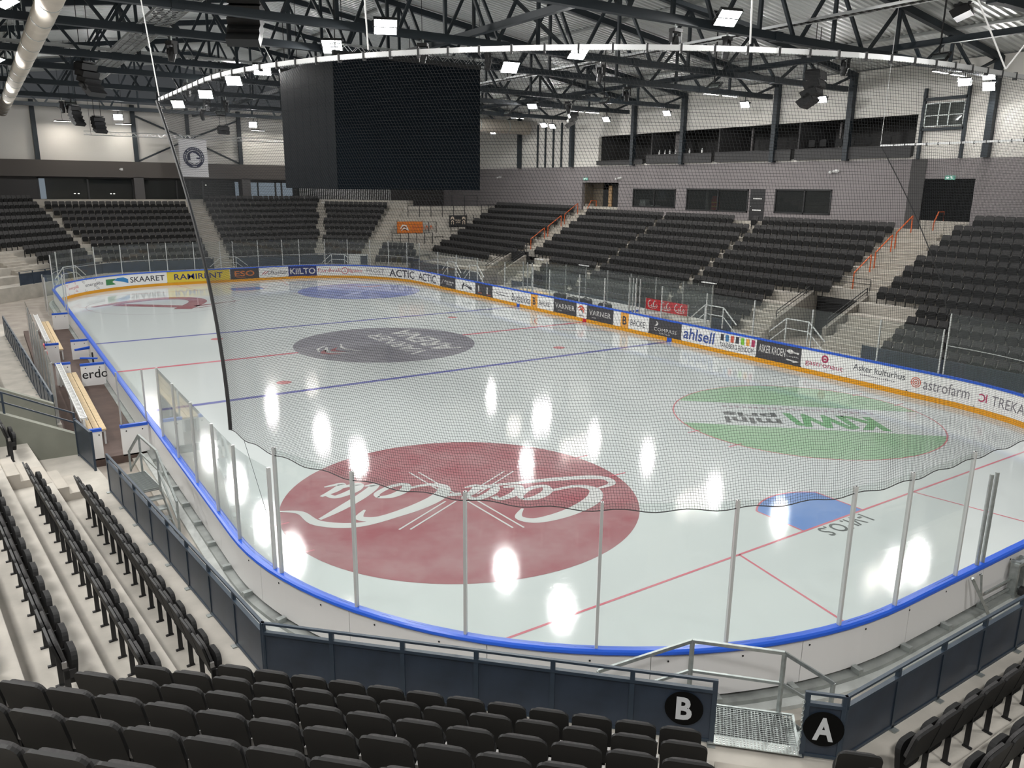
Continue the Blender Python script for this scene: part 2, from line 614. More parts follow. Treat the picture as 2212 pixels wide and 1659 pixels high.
# green segments and lettering of the other near circle
for sg in (-1, 1):
    mb = MB()
    a0 = math.degrees(math.asin(1.45 / 4.5))
    polygon(mb, [(4.46 * math.cos(math.radians(a)), sg * 4.46 * math.sin(math.radians(a))) for a in [a0 + (180 - 2 * a0) * i / 40 for i in range(41)]], frame2(XC, -YC, 137.5, .0022))
    ice_part('green_segment', mb, P_GREEN)
F = frame2(XC, -YC, 137.5, .0045)
mb = MB(); put_text(mb, 'KiWi', F, -2.6, .65, -.42, 1.2, bold=.045, shear=-.25); ice_part('green_lettering', mb, P_KIWI)
mb = MB(); put_text(mb, 'mini', F, .85, 2.75, .42, 1.15, bold=.03); put_text(mb, 'pris', F, .9, 2.75, -.35, .3, bold=.03); ice_part('small_lettering', mb, P_TXT)
# centre circle: worn head emblem and the two-line hall name
F = frame2(0, 0, 90, .0045)
mb = MB(); put_text(mb, 'VARNER', F, -3.1, 2.6, -.95, .05, bold=.01); put_text(mb, 'ARENA', F, -3.0, 2.9, -2.75, -1.35, bold=.02); ice_part('name_lettering', mb, P_WHT)
mb = MB()
for p in ([(-1.5, 2.2, .1), (-.6, 3.2, .22), (.5, 2.9, .1)], [(-1.2, 1.8, .08), (-.2, 2.3, .16), (.9, 2.0, .06)], [(-.4, 3.6, .06), (.3, 3.4, .14), (1.0, 2.7, .05)]): stroke(mb, p, F)
ice_part('emblem_whites', mb, P_WHT)
mb = MB()
for p in ([(-1.3, 2.9, .1), (-.8, 3.5, .3), (-.1, 3.2, .12)], [(-.9, 2.5, .1), (-.4, 2.9, .24), (.2, 2.5, .08)]): stroke(mb, p, F)
ice_part('emblem_reds', mb, P_RED)
# far circles: red capital with a slanting stroke, and pale streaks on the blue one
F = frame2(-XC, YC, -38, .0045)
mb = MB()
stroke(mb, [(-3.6, -2.0, .35), (-2.6, .6, 1.0), (-1.2, 2.4, 1.15), (.6, 2.6, 1.15), (1.8, 1.2, 1.15), (2.3, -1.9, 1.1)], F, 8)
stroke(mb, [(-2.7, -.9, .9), (2.0, -.9, .9)], frame2(-XC, YC, -38, .0047), 1)
ice_part('red_letter', mb, P_RED)
mb = MB(); stroke(mb, [(2.5, -.6, .45), (4.1, 2.0, .12)], F, 2); stroke(mb, [(2.9, -1.4, .2), (3.6, -.2, .1)], F, 2); ice_part('red_stroke', mb, P_RED)
mb = MB(); stroke(mb, [(-3.4, -2.4, .1), (-1.0, -1.0, .5), (1.4, .6, .3), (2.2, 1.6, .1)], frame2(XC, YC, 10, .0045)); ice_part('pale_streak', mb, ice_mat('ice_pale_blue', srgb(160, 168, 206)))
mb = MB(); stroke(mb, [(1.6, 1.9, .2), (3.2, .9, .35)], frame2(XC, YC, 20, .0045), 3); ice_part('red_streak', mb, P_FAINT)
mb = MB(); put_text(mb, "I-VI.'O.S", frame2(0, -26.02, 180, .0045), -.85, .85, -.34, .12, bold=.012); ice_part('goal_lettering', mb, P_TXT)

# ---- dasher boards: panels, yellow kick plate, blue cap rail, adverts
boards = thing('dasher_boards', 'white rink boards with blue cap rail and yellow kick plate around the ice', 'rink boards')
NP = 64
for i in range(NP):
    s0, s1 = TOT * i / NP + .006, TOT * (i + 1) / NP - .006
    mb = MB()
    sweep(mb, s0, s1, [(0, .02), (.03, .02), (.03, .31), (.11, .31), (.11, 1.035), (0, 1.035)])
    mb.build('board_panel', M_BOARD, boards)
mb_k = [0, 42.3, 55.65, 64.35, 77.7, 120.0, 133.35, 142.05, TOT]
for i in range(8):
    mb = MB(); sweep(mb, mb_k[i], mb_k[i + 1], [(-.012, .0), (-.001, .0), (-.001, .2), (-.012, .2)])
    mb.build('kick_plate', M_YEL, boards)
    mb = MB(); sweep(mb, mb_k[i], mb_k[i + 1], [(-.03, 1.035), (.135, 1.035), (.15, 1.06), (.135, 1.095), (.10, 1.115), (.0, 1.115), (-.03, 1.09)])
    mb.build('cap_rail', M_BLUE, boards)
for y, m in ((-YB, M_BLUE), (YB, M_BLUE), (0, M_RED)):
    s = 77.7 + y + 21.15
    mb = MB(); sweep(mb, s - .17, s + .17, [(-.02, .0), (-.012, .0), (-.012, .2), (-.02, .2)])
    mb.build('line_mark', m, boards)
# screw caps on the outer skin
mb = MB().prism(circle_pts(.016, 8), 0, .006, lambda u, v, h: (u, h, v))
me_screw = mb.mesh('screw_cap', M_BLACK)
for s in [43.2 + 1.15 * i for i in range(24)]:
    p, n = path(s, .111)
    link('screw_cap', me_screw, boards, (p.x, p.y, .93), (0, 0, math.atan2(n.y, n.x) - PI / 2))
# steel ledge and concrete kerb that the boards stand on
mb = MB(); sweep(mb, 0, TOT, [(.0, .0), (.0, .26), (.26, .26), (.26, .0)], .6); mb.build('ledge_kerb', mat('ledge_steel', (.36, .38, .365), .45, metal=.5, noise=.2, nscale=3), kind='structure')
mb = MB(); sweep(mb, 0, TOT, [(.26, .0), (.26, .19), (.42, .17), (.42, .0)], .6); mb.build('ledge_kerb', mat('ledge_pale', (.50, .52, .50), .5, noise=.12, nscale=4), kind='structure')
mb = MB(); sweep(mb, 30, 92, [(.42, .0), (.42, .1), (.66, .1), (.66, .0)], .6); mb.build('concrete_kerb', M_CONC, kind='structure')
mb = MB()
me_br = MB().box(-.05, .05, 0, .16, .0, .09).mesh('board_bracket', M_GALV)
for s in [34.5 + 1.25 * i for i in range(30)]:
    p, n = path(s, .125)
    link('board_bracket', me_br, boards, (p.x, p.y, .26), (0, 0, math.atan2(n.y, n.x) - PI / 2))


def ad_fn(off):
    def fn(sv, z):
        p, _ = path(sv, off)
        return (p.x, p.y, z)
    return fn


def colr(name, r, g, b): return mat('print_' + name, srgb(r, g, b), .45)


C_DK = colr('dark', 62, 62, 72); C_WH = colr('white', 214, 212, 210); C_OR = colr('orange', 205, 120, 62); C_NV = colr('navy', 38, 48, 110)
C_YL = colr('yellow', 226, 200, 66); C_GN = colr('green', 62, 128, 76); C_LB = colr('sky', 52, 130, 190); C_RD = colr('redink', 190, 66, 78)
C_GY = colr('grey', 128, 124, 130); C_BG = colr('brightblue', 62, 84, 152); C_AM = colr('amber', 236, 168, 72); C_MG = colr('magenta', 176, 58, 96)
C_LG = colr('lime', 130, 196, 62); C_TL = colr('steelblue', 62, 120, 170); C_OG = colr('rust', 208, 96, 74)


def advert(bg, s0, s1, items, z0=.205, z1=1.03):
    """one printed panel on the inside of the boards; s0 is its end on the reader's left. items: functions that add print"""
    mb = MB(); sweep(mb, s1, s0, [(-.006, z0), (-.001, z0), (-.001, z1), (-.006, z1)])
    a = mb.build('advert_panel', bg, boards)
    F = ad_fn(-.010)
    by = {}
    for m, f in items:
        f(by.setdefault(m.name, (m, MB()))[1], F)
    for m, b in by.values(): b.build('advert_lettering', m, a)


def T(m, body, s0, s1, z0, z1, bold=0.0, shear=0.0, spacing=1.0):
    return (m, lambda mb, F: put_text(mb, body, F, s0, s1, z0, z1, bold, shear, spacing))


def Q(m, s0, s1, z0, z1):
    return (m, lambda mb, F: polygon(mb, [(s0 + (s1 - s0) * i / 6, z0) for i in range(7)] + [(s1 + (s0 - s1) * i / 6, z1) for i in range(7)], F))


def PG(m, pts):
    return (m, lambda mb, F: polygon(mb, pts, F))


def ST(m, *pts):
    return (m, lambda mb, F: stroke(mb, list(pts), F))


def RG(m, s, z, r0, r1, a0=0, a1=360):
    return (m, lambda mb, F: ring(mb, (s, z), r0, r1, F, a0, a1, 28))


def blocks(mb, F, u0, u1, v0, v1, n):
    """print too worn to read: a line of uneven dabs"""
    rng = random.Random(int(abs(u0 * 100)) + n)
    for i in range(n):
        a = u0 + (u1 - u0) * (i + .1) / n; b = u0 + (u1 - u0) * (i + .55 + .35 * rng.random()) / n
        rect(mb, a, b, v0, v1 - (v1 - v0) * .4 * rng.random(), F)


def BL(m, s0, s1, z0, z1, n):
    return (m, lambda mb, F: blocks(mb, F, s0, s1, z0, z1, n))


def burst(m, s, z, r):
    def f(mb, F):
        for i in range(9):
            a = math.radians(20 + 36 * i)
            stroke(mb, [(s + .62 * r * math.cos(a), z + .45 * r * math.sin(a), .02), (s + r * math.cos(a + .12), z + .8 * r * math.sin(a + .12), .03), (s + .66 * r * math.cos(a + .3), z + .45 * r * math.sin(a + .3), .02)], F, 2)
    return (m, f)


advert(M_BOARD, 152.0, 142.46, [burst(C_RD, 150.7, .62, .85), T(C_RD, 'energima', 151.1, 149.85, .5, .74), burst(C_DK, 148.6, .62, .95), T(C_DK, 'energima', 149.1, 147.4, .46, .76),
       PG(C_GN, [(147.16, .42), (146.35, .42), (146.62, .62), (146.3, .84), (147.16, .84)]), PG(C_LB, [(146.5, .72), (146.2, .86), (145.7, .88), (145.34, .72), (145.34, .42), (145.75, .55)]), T(C_DK, 'SKAARET', 145.18, 142.6, .42, .84, bold=.012)])
advert(C_YL, 142.42, 137.68, [T(C_NV, 'RAMIRENT', 141.9, 138.24, .4, .84, bold=.009)])
advert(M_CHAR, 137.64, 135.34, [T(C_OR, 'ESO', 137.3, 135.7, .42, .86, bold=.02), Q(C_OR, 137.2, 136.4, .32, .35)])
advert(M_BOARD, 135.3, 132.92, [ST(C_RD, (135.1, .46, .05), (134.8, .72, .05)), ST(C_RD, (134.9, .46, .05), (134.6, .72, .05)), T(C_DK, 'DFKnudtzen', 134.6, 132.98, .44, .76)])
advert(C_NV, 132.88, 130.54, [T(C_WH, 'KiiLTO', 132.74, 130.64, .36, .88, bold=.02)])
advert(M_BOARD, 130.5, 126.45, [T(C_RD, 'Fjordkraft', 130.42, 128.5, .42, .8), RG(C_RD, 128.17, .62, .24, .29), T(C_RD, 'i', 128.2, 128.12, .52, .74), T(C_RD, 'llgaen', 127.86, 126.66, .42, .8)])
advert(M_BOARD, 126.4, 124.3, [T(C_GY, 'FROST', 126.24, 124.54, .5, .84), T(C_DK, 'ARKITEKTER AS', 126.1, 124.6, .34, .42)])
advert(M_BOARD, 124.25, 116.75, [T(C_DK, 'ACTIC', 124.02, 120.98, .3, .92, bold=.012), T(C_DK, 'ACTIC', 120.32, 117.34, .3, .92, bold=.008)])
advert(M_CHAR, 116.66, 114.28, [BL(C_WH, 116.0, 114.5, .6, .74, 9), BL(C_WH, 115.7, 114.8, .42, .54, 5), ST(C_WH, (116.4, .4, .03), (116.3, .6, .06), (116.1, .8, .03))])
advert(M_BOARD, 114.2, 111.44, [ST(C_DK, (113.3, .3, .06), (113.15, .62, .2), (113.0, .85, .04)), ST(C_DK, (113.2, .72, .05), (112.5, .6, .1), (111.9, .5, .26)), ST(C_DK, (113.1, .8, .03), (112.6, .74, .04), (112.1, .62, .03))])
advert(M_CHAR, 111.38, 109.08, [Q(C_WH, 111.0, 110.85, .42, .88), Q(C_OG, 111.0, 110.5, .34, .38), Q(C_WH, 109.85, 109.7, .38, .84), Q(C_OG, 109.85, 109.3, .3, .34)])
advert(M_BOARD, 109.02, 104.44, [ST(C_DK, (108.9, .66, .02), (108.3, .56, .05), (107.0, .52, .03)), BL(C_GY, 108.6, 107.1, .68, .76, 12), T(C_DK, 'Budstikka', 106.64, 104.5, .32, .82)])
advert(C_AM, 104.42, 103.68, [T(C_DK, 'B', 104.2, 103.88, .36, .84, bold=.02)])
advert(M_BOARD, 103.66, 101.98, [T(C_DK, 'BACKE', 103.48, 102.35, .42, .72)])
advert(M_CHAR, 101.94, 99.66, [T(C_WH, 'VARNER', 101.76, 99.82, .5, .8, bold=.008, spacing=1.1), T(C_WH, 'ARENA', 101.5, 101.1, .34, .4)])
advert(M_BOARD, 99.64, 98.7, [ST(C_OG, (99.5, .75, .05), (99.2, .9, .12), (98.85, .72, .05)), ST(C_OG, (99.4, .62, .05), (99.1, .74, .14), (98.9, .5, .04)), ST(C_DK, (99.35, .84, .03), (99.1, .6, .06), (99.0, .5, .03)), BL(C_GY, 99.4, 98.95, .3, .42, 4)])
advert(M_CHAR, 98.66, 96.3, [T(C_WH, 'VARNER', 98.44, 96.52, .5, .8, bold=.008, spacing=1.1), T(C_WH, 'ARENA', 98.2, 97.8, .34, .4)])
advert(M_BOARD, 96.28, 95.68, [])
advert(C_AM, 95.66, 95.02, [T(C_DK, 'B', 95.5, 95.18, .36, .84, bold=.02)])
advert(M_BOARD, 95.0, 93.45, [T(C_DK, 'BACKE', 94.85, 93.7, .42, .74)])
advert(M_CHAR, 93.4, 91.02, [T(C_WH, 'COMPASS', 93.0, 91.34, .42, .6, spacing=1.1), T(C_WH, 'GROUP', 92.6, 91.8, .28, .36), ST(C_WH, (92.95, .66, .03), (92.75, .8, .12), (92.85, .92, .03))])
advert(M_BOARD, 90.98, 88.62, [T(C_BG, 'ahlsell', 90.86, 88.78, .34, .92, bold=.015, shear=.1)])
figs = [Q(m, 88.42 - .31 * i, 88.22 - .31 * i, .64, .96) for i, m in enumerate((C_DK, C_TL, C_OG, C_DK, C_LG, C_AM, C_MG))]
nicks = [Q(M_BOARD, 88.35 - .31 * i, 88.25 - .31 * i, z, z + .035) for i in range(7) for z in (.72, .84)]
advert(M_BOARD, 88.6, 86.3, figs + [T(C_DK, 'TANDBERG EIENDOM', 88.46, 86.42, .32, .56)] )
advert(M_CHAR, 86.26, 83.84, [T(C_WH, 'ASKER KROEN', 86.12, 84.66, .5, .86, bold=.01), ST(C_WH, (84.6, .8, .05), (84.4, .8, .2), (84.2, .78, .06), (83.95, .76, .1)), T(C_WH, 'Catering & Bar', 84.62, 83.94, .54, .62), ST(C_WH, (84.6, .42, .05), (84.3, .4, .07), (84.2, .38, .1), (83.95, .4, .03))])
advert(M_BOARD, 83.8, 81.6, [T(C_MG, 'gastronaut', 83.6, 81.78, .34, .58), RG(C_MG, 82.66, .78, .09, .17, 45, 405), PG(C_MG, [(82.74, .74), (82.58, .74), (82.6, .84), (82.66, .78), (82.72, .84)])])
advert(M_BOARD, 81.56, 79.0, [T(C_DK, 'Asker kulturhus', 81.32, 79.1, .6, .86), BL(C_GY, 81.0, 79.5, .44, .5, 18)])
advert(M_BOARD, 78.96, 76.42, [RG(C_OG, 78.66, .62, .17, .2), RG(C_OG, 78.66, .62, .1, .13), RG(C_OG, 78.66, .62, .03, .06), T(C_GY, 'astrofarm', 78.36, 76.6, .42, .84)])
advert(M_BOARD, 76.38, 72.6, [RG(C_MG, 76.15, .6, .1, .15, 40, 320), Q(C_MG, 75.98, 75.93, .46, .76), T(C_GY, 'TREKANTEN', 75.75, 73.3, .42, .78)])
mb = MB(); sweep(mb, 72.5, 116, [(-.0305, 1.09), (-.0285, 1.09), (-.0285, 1.108), (-.0305, 1.108)]); mb.build('cap_edge', M_BLUE, boards)

mb = MB(); blocks(mb, frame2(XC, -YC, 137.5, .0045), -2.6, 2.7, -1.05, -.78, 24); ice_part('slogan_print', mb, P_THIN)

# ================================================================== GLASS SHIELDS on the boards
def shield(name, label, stops, z1, post_r=.022, skip_posts=(), z0=1.115, group=None, rail=None):
    t = thing(name, label, 'glass shield', group=group)
    for i in range(len(stops) - 1):
        s0, s1 = stops[i] + .03, stops[i + 1] - .03
        mb = MB(); sweep(mb, s0, s1, [(.044, z0), (.056, z0), (.056, z1), (.044, z1)], .9)
        mb.build('pane', M_GLASS, t)
    for i, s in enumerate(stops):
        if i in skip_posts: continue
        p, n = path(s, .05)
        mb = MB().box(-.022, .022, -.03, .03, z0, z1 + .012)
        o = mb.build('post', M_POST, t, (p.x, p.y, 0), (0, 0, math.atan2(n.y, n.x) + PI / 2))
    if rail:
        mb = MB(); sweep(mb, stops[0], stops[-1], [(.035, rail), (.065, rail), (.065, rail + .025), (.035, rail + .025)], .9)
        mb.build('mid_rail', M_ALU, t)
    return t


# arc length of the measured near posts
def near_s(x, y, lo, hi):
    best = None
    for i in range(800):
        s = lo + (hi - lo) * i / 800
        p, _ = path(s)
        d = (p.x - x) ** 2 + (p.y - y) ** 2
        if best is None or d < best[0]: best = (d, s)
    return best[1]


near_posts = [near_s(x, y, 42, 66) for x, y in ((-12.73, -23.24), (-12.01, -24.99), (-10.93, -26.65), (-9.47, -27.99), (-7.78, -29.0), (-5.84, -29.52), (-4.53, -29.68), (-2.63, -29.73))]
shield('end_glass', 'tall clear glass with slim posts curving round the camera end below the net', near_posts, 3.42)
shield('end_glass', 'tall glass of the camera end beyond the two grey gate pipes', [60.0, 62.0, 64.3, 66.3, 68.3, 70.3, 72.4, 74.6, 77.72], 3.4, rail=2.2)
shield('side_glass', 'clear glass between the players bench and the net on the bench side', [35.1, 37.1, 39.1, 41.0, 42.6, 44.15], 3.0)
shield('side_glass', 'lower clear glass running along the advert boards by the orange-railed aisle', [77.9, 80.4, 83.5, 86.6, 89.5, 92.6], 2.78)
shield('side_glass', 'clear glass in front of the penalty boxes opposite the benches', [94.6, 97.2, 99.5, 102.5], 2.74)
shield('side_glass', 'clear glass in front of the seats next to the terrace with banners', [104.3, 107.6, 111.2, 114.2, 117.1, 120.2], 2.78)
shield('far_end_glass', 'tall glass with slim posts around the far end of the rink', [120.2, 122.0, 124.1, 125.9, 127.9, 129.8, 131.9, 133.3, 135.3, 137.3, 138.3, 140.3, 142.3, 143.6, 145.7, 147.9, 150.1, 152.5, TOT - .4], 3.25, rail=2.0)

# two round gate pipes on the near boards
gp = thing('gate_pipes', 'pair of round grey pipes standing on the blue cap rail of the machine gate', 'pipe', group=None)
for x in (-1.69, -1.89):
    mb = MB().tube([(x, -29.70, 1.1), (x, -29.70, 2.87)], .036, 14)
    mb.build('pipe', M_GALV, gp, smooth=False)
# machine gate hardware behind the boards
gt = thing('gate_mechanism', 'galvanised lever, latch rods and hinge frame on the back of the machine gate', 'gate hardware')
MB().bar((-1.95, -29.83, 1.0), (-1.75, -29.84, .2), .03).build('latch_rod', M_GALV, gt)
MB().bar((-2.25, -29.85, .95), (-1.9, -30.15, .1), .05).build('lever', M_GALV, gt)
MB().tube([(-2.25, -29.85, .95), (-2.3, -29.84, 1.02)], .03, 8).build('lever_knob', M_GALV, gt)
for z in (.35, .55): MB().bar((-1.7, -29.84, z), (-.1, -29.84, z), .035).build('cross_rod', M_GALV, gt)
MB().box(-.75, -.68, -29.95, -29.8, .2, .95).build('hinge_post', M_GALV, gt)
MB().box(-.45, -.38, -29.95, -29.8, .2, .95).build('hinge_post', M_GALV, gt)
MB().box(-.8, -.3, -29.97, -29.82, .86, .92).build('hinge_plate', M_GALV, gt)
MB().tube([(-.6, -29.98, .34), (-.6, -30.06, .34)], .1, 14).build('wheel', M_BLACK, gt)

# ================================================================== SAFETY NET with its rail
NET_Z = 9.38
NS0, NS1 = 38.55, 81.3          # rail ends above both long sides
NB0, NB1 = 42.55, 77.9          # net corners on the glass
rail = thing('net_rail', 'silver curved rail hung below the roof that carries the black net', 'net rail')
mb = MB(); sweep(mb, NS0, NS1, [(-.02, NET_Z), (.02, NET_Z), (.02, NET_Z + .065), (-.02, NET_Z + .065)], .4)
mb.build('rail_band', M_ALU, rail)
me_clip = MB().box(-.012, .012, -.03, .03, -.03, .08).mesh('net_clip', M_BLACK)
for i in range(int((NS1 - NS0) / .42)):
    p, n = path(NS0 + .2 + .42 * i)
    link('net_clip', me_clip, rail, (p.x, p.y, NET_Z), (0, 0, math.atan2(n.y, n.x) + PI / 2))
for (s, q) in ((NS0, (-13.15, -16.0, 15.6)), (NS1, (12.9, -17.6, 16.0)), (56.5, (-7.2, -27.2, 17)), (56.5, (.9, -32.6, 17.4)), (46.8, (-11.8, -25.0, 16.2)), (51.8, (-8.7, -29.0, 16.6))):
    p, _ = path(s)
    MB().tube([(p.x, p.y, NET_Z + .1), q], .012, 5).build('hanger_cable', M_WHITE, rail)

net = thing('safety_net', 'black square-mesh net hanging from the rail down to the tops of the end glass', 'net')


def net_pt(a, b):
    """a 0..1 along the net, b 0 (bottom) .. 1 (top)"""
    st = NS0 + (NS1 - NS0) * a
    sb = NB0 + (NB1 - NB0) * a
    e = b ** 1.35
    s = sb + (st - sb) * e
    zb = 3.33
    # the hem sags between the posts, the cloth bellies a little
    sag = .05 * math.sin(sb * 3.3) ** 2
    off = .05 - .12 * math.sin(PI * b) + .05 * math.sin(a * 40) * (1 - b) * b * 2
    p, _ = path(s, off)
    return Vector((p.x, p.y, (zb - sag * (1 - b) ** 3) + (NET_Z - zb) * b))


NA, NBV = 884, 151
mb = MB()
R_ = .0021


def strand(pts):
    n = len(mb.v)
    for i, p in enumerate(pts):
        d = (pts[min(i + 1, len(pts) - 1)] - pts[max(i - 1, 0)]).normalized()
        x = d.cross(Vector((.3, .5, .81))).normalized(); y = x.cross(d)
        for k in range(3):
            a = 2 * PI * k / 3
            mb.v.append(tuple(p + x * (R_ * math.cos(a)) + y * (R_ * math.sin(a))))
    for i in range(len(pts) - 1):
        for k in range(3):
            mb.f.append((n + i * 3 + k, n + i * 3 + (k + 1) % 3, n + (i + 1) * 3 + (k + 1) % 3, n + (i + 1) * 3 + k))


for i in range(NA + 1):
    a = i / NA
    strand([net_pt(a, j / 10) for j in range(11)])
for j in range(1, NBV):
    b = j / NBV
    strand([net_pt(i / 150, b) for i in range(151)])
mb.build('net_mesh', M_NET, net, kind='stuff')
MB().tube([net_pt(0, j / 20) for j in range(21)], .034, 6).build('edge_rope', M_BLACK, net)
MB().tube([net_pt(1, j / 20) for j in range(21)], .018, 6).build('edge_rope', M_BLACK, net)
MB().tube([net_pt(i / 240, 0) for i in range(241)], .008, 5).build('hem_rope', M_BLACK, net)
for s in near_posts:
    p, _ = path(s, .06)
    MB().tube([(p.x, p.y, 3.22), (p.x, p.y, 3.44)], .012, 6).build('hook', M_BLACK, net)
q = net_pt(.5, 0)
MB().box(-.09, .09, -.05, .05, -.05, .05).build('rope_clamp', M_BLACK, net, tuple(net_pt((59.9 - NB0) / (NB1 - NB0) + .02, 0)))
pa, _ = path(42.9, .05)
for (s2, z2) in ((43.9, 2.3), (44.3, 3.3)):
    pb, _ = path(s2, .05)
MB().tube([net_pt(.02, 0), (path(44.1, .05)[0].x, path(44.1, .05)[0].y, 1.9)], .004, 4).build('tie_cord', M_BLACK, net)

# ================================================================== STANDS
def isect(l1, l2, o):
    (p1, n1), (p2, n2) = l1, l2
    a, b = n1.dot(p1) + o, n2.dot(p2) + o
    det = n1.x * n2.y - n1.y * n2.x
    return Vector(((a * n2.y - b * n1.y) / det, (n1.x * b - n2.x * a) / det))


V2 = lambda x, y: Vector((x, y))
# the camera's corner: bench-side stand, diagonal corner stand, end stand
LW = (V2(-13.76, -25.99), V2(-.9954, -.0954))
LD = (V2(-13.76, -25.99), V2(-.7087, -.7055).normalized())
LS = (V2(-8.45, -31.32), V2(0, -1))
UW = V2(-.0954, .9954)
UD = V2(.7055, -.7087).normalized()


def near_poly(o):
    pw = LW[0] + LW[1] * o
    t = (-13.95 - pw.y) / UW.y
    return [pw + UW * t, isect(LW, LD, o), isect(LD, LS, o), V2(9, -31.32 - o)]


def far_poly(o):          # o = offset from the fence line of the far stand
    nw = (V2(0, 40.55), V2(-1, 1).normalized()); nn = (V2(0, 31.76), V2(0, 1)); ne = (V2(0, 40.62), V2(1, 1).normalized())
    a = isect(nw, nn, o); b = isect(nn, ne, o)
    k = nw[1] * (nw[1].dot(nw[0]) + o); k2 = ne[1] * (ne[1].dot(ne[0]) + o)
    return [k + V2(1, 1).normalized() * 4.0, a, b, k2 + V2(1, -1).normalized() * -11.8]


def tier(name, poly, o0, o1, z, zr, m=M_CONC):
    """one concrete step: tread at z from offset o0 to o1, riser down to zr"""
    A, B = poly(o0), poly(o1)
    n = len(A)
    vs = [(p.x, p.y, zr) for p in A] + [(p.x, p.y, z) for p in A] + [(p.x, p.y, z) for p in B] + [(p.x, p.y, zr) for p in B]
    fs = []
    for r in range(3):
        for i in range(n - 1): fs.append((r * n + i, r * n + i + 1, (r + 1) * n + i + 1, (r + 1) * n + i))
    for i in range(n - 1): fs.append((3 * n + i, 3 * n + i + 1, i + 1, i))
    fs += [(0, n, 2 * n, 3 * n), (n - 1, 4 * n - 1, 3 * n - 1, 2 * n - 1)]
    return MB().add(vs, fs).build(name, m, kind='structure')


RISE, DEPTH = .485, .86
for k in range(12):
    tier('tier_floor', near_poly, -.12 if k == 0 else .23 + DEPTH * k, .23 + DEPTH * (k + 1), 1.0 + RISE * k, 0.0 if k == 0 else 1.0 + RISE * (k - 1) - .05)
for k in range(12):
    tier('tier_floor', far_poly, -.1 if k == 0 else .28 + DEPTH * k, .28 + DEPTH * (k + 1) + (1.2 if k == 11 else 0), .94 + RISE * k, 0.0 if k == 0 else .94 + RISE * (k - 1) - .05)
# terrace for standing between the far corner block and the penalty-box side
EX = lambda j: 17.78 + DEPTH * j
EZ = lambda j: .735 + .495 * j
NEN = V2(1, 1).normalized(); NEU = V2(1, -1).normalized()


def terrace_poly(o):
    c = 28.72 + o
    return [NEN * c + NEU * -11.8, V2(18.1 + o, 31.35)]


for k in range(11):
    tier('tier_floor', terrace_poly, -.1 if k == 0 else .28 + DEPTH * k, .28 + DEPTH * (k + 1) + (2 if k == 10 else 0), .94 + RISE * k, 0.0 if k == 0 else .94 + RISE * (k - 1) - .05)


def yrange(ya, yb, dx=0.0):
    return lambda o: [V2(o + dx, ya), V2(o + dx, yb)]


for j in range(-1, 12):
    z, zr = EZ(j), (0.0 if j == -1 else EZ(j - 1) - .05)
    x0, x1 = EX(j) - (.3 if j == -1 else 0), EX(j + 1) + (1.0 if j == 11 else 0)
    if j <= 3:
        spans = ((-42, -12.7), (-9.4, 15.9))
    else:
        spans = ((-42, 18.4),)
    for ya, yb in spans: tier('tier_floor', yrange(ya, yb), x0, x1, z, zr)
    tier('tier_floor', yrange(18.2 if j <= 3 else 18.4, 31.35, .3), x0, x1, z + .2, zr)
# bench-side stand beyond the sloping wall
LW2 = lambda o: [V2(-15.15 - o, -10.9), V2(-16.0 - o, 9.0)]
for k in range(8):
    tier('tier_floor', LW2, -.1 if k == 0 else .23 + DEPTH * k, .23 + DEPTH * (k + 1), 1.0 + RISE * k, 0.0 if k == 0 else 1.0 + RISE * (k - 1) - .05)


# ---- aisle stairs: one stepped body each
def stairs(name, org, n, w, k0, k1, e, zf, rise, label=None):
    """org: 2-D point on the fence line in the middle of the aisle; n outward; e(k): offset of riser k; zf(k): tread height"""
    u = V2(-n.y, n.x)
    up = []
    for k in range(k0, k1):
        r = e(k + 1)
        up += [(r - .57, zf(k) + .006), (r - .57, zf(k) + rise / 3), (r - .285, zf(k) + rise / 3), (r - .285, zf(k) + 2 * rise / 3), (r + .01, zf(k) + 2 * rise / 3), (r + .01, zf(k + 1) + .006)]
    low = [(up[-1][0] + .05, up[-1][1]), (up[-1][0] + .05, up[-1][1] - .8), (up[0][0], up[0][1] - .5)]
    prof = up + low

    def fn(o, z, h):
        p = org + n * o + u * h
        return (p.x, p.y, z)
    return MB().prism(prof, -w / 2, w / 2, fn).build(name, mat('stair_concrete', (.42, .385, .335), .8, noise=.12, nscale=2), kind='structure')


eN = lambda k: .23 + DEPTH * k
zN = lambda k: 1.0 + RISE * k
ma = (V2(-9.5, -30.27) + V2(-8.69, -31.08)) / 2
stairs('stair_floor', ma, LD[1], 1.12, 0, 10, eN, zN, RISE)
stairs('stair_floor', LW[0] + UW * 9.45, LW[1], 1.3, 0, 5, eN, zN, RISE)
eF = lambda k: .28 + DEPTH * k
zF = lambda k: .94 + RISE * k
stairs('stair_floor', V2(.22, 31.76), V2(0, 1), 1.5, 0, 10, eF, zF, RISE)
stairs('stair_floor', NEN * 28.72 + NEU * -12.5, NEN, 1.35, 0, 10, eF, zF, RISE)
stairs('stair_floor', V2(-1, 1).normalized() * 28.67 + V2(1, 1).normalized() * 10.6, V2(-1, 1).normalized(), 1.9, 0, 10, eF, zF, RISE)
eE = lambda j: EX(j)
stairs('stair_floor', V2(0, -12.1), V2(1, 0), 2.3, 4, 10, eE, EZ, .495)
stairs('stair_floor', V2(0, 17.4), V2(1, 0), 1.7, 4, 10, eE, EZ, .495)
stairs('stair_floor', V2(0, -8.65), V2(1, 0), 1.4, -1, 2, eE, EZ, .495)
stairs('stair_floor', V2(0, -14.3), V2(1, 0), 2.6, -1, 2, eE, EZ, .495)
stairs('stair_floor', V2(0, 14.6), V2(1, 0), 1.8, -1, 1, eE, EZ, .495)


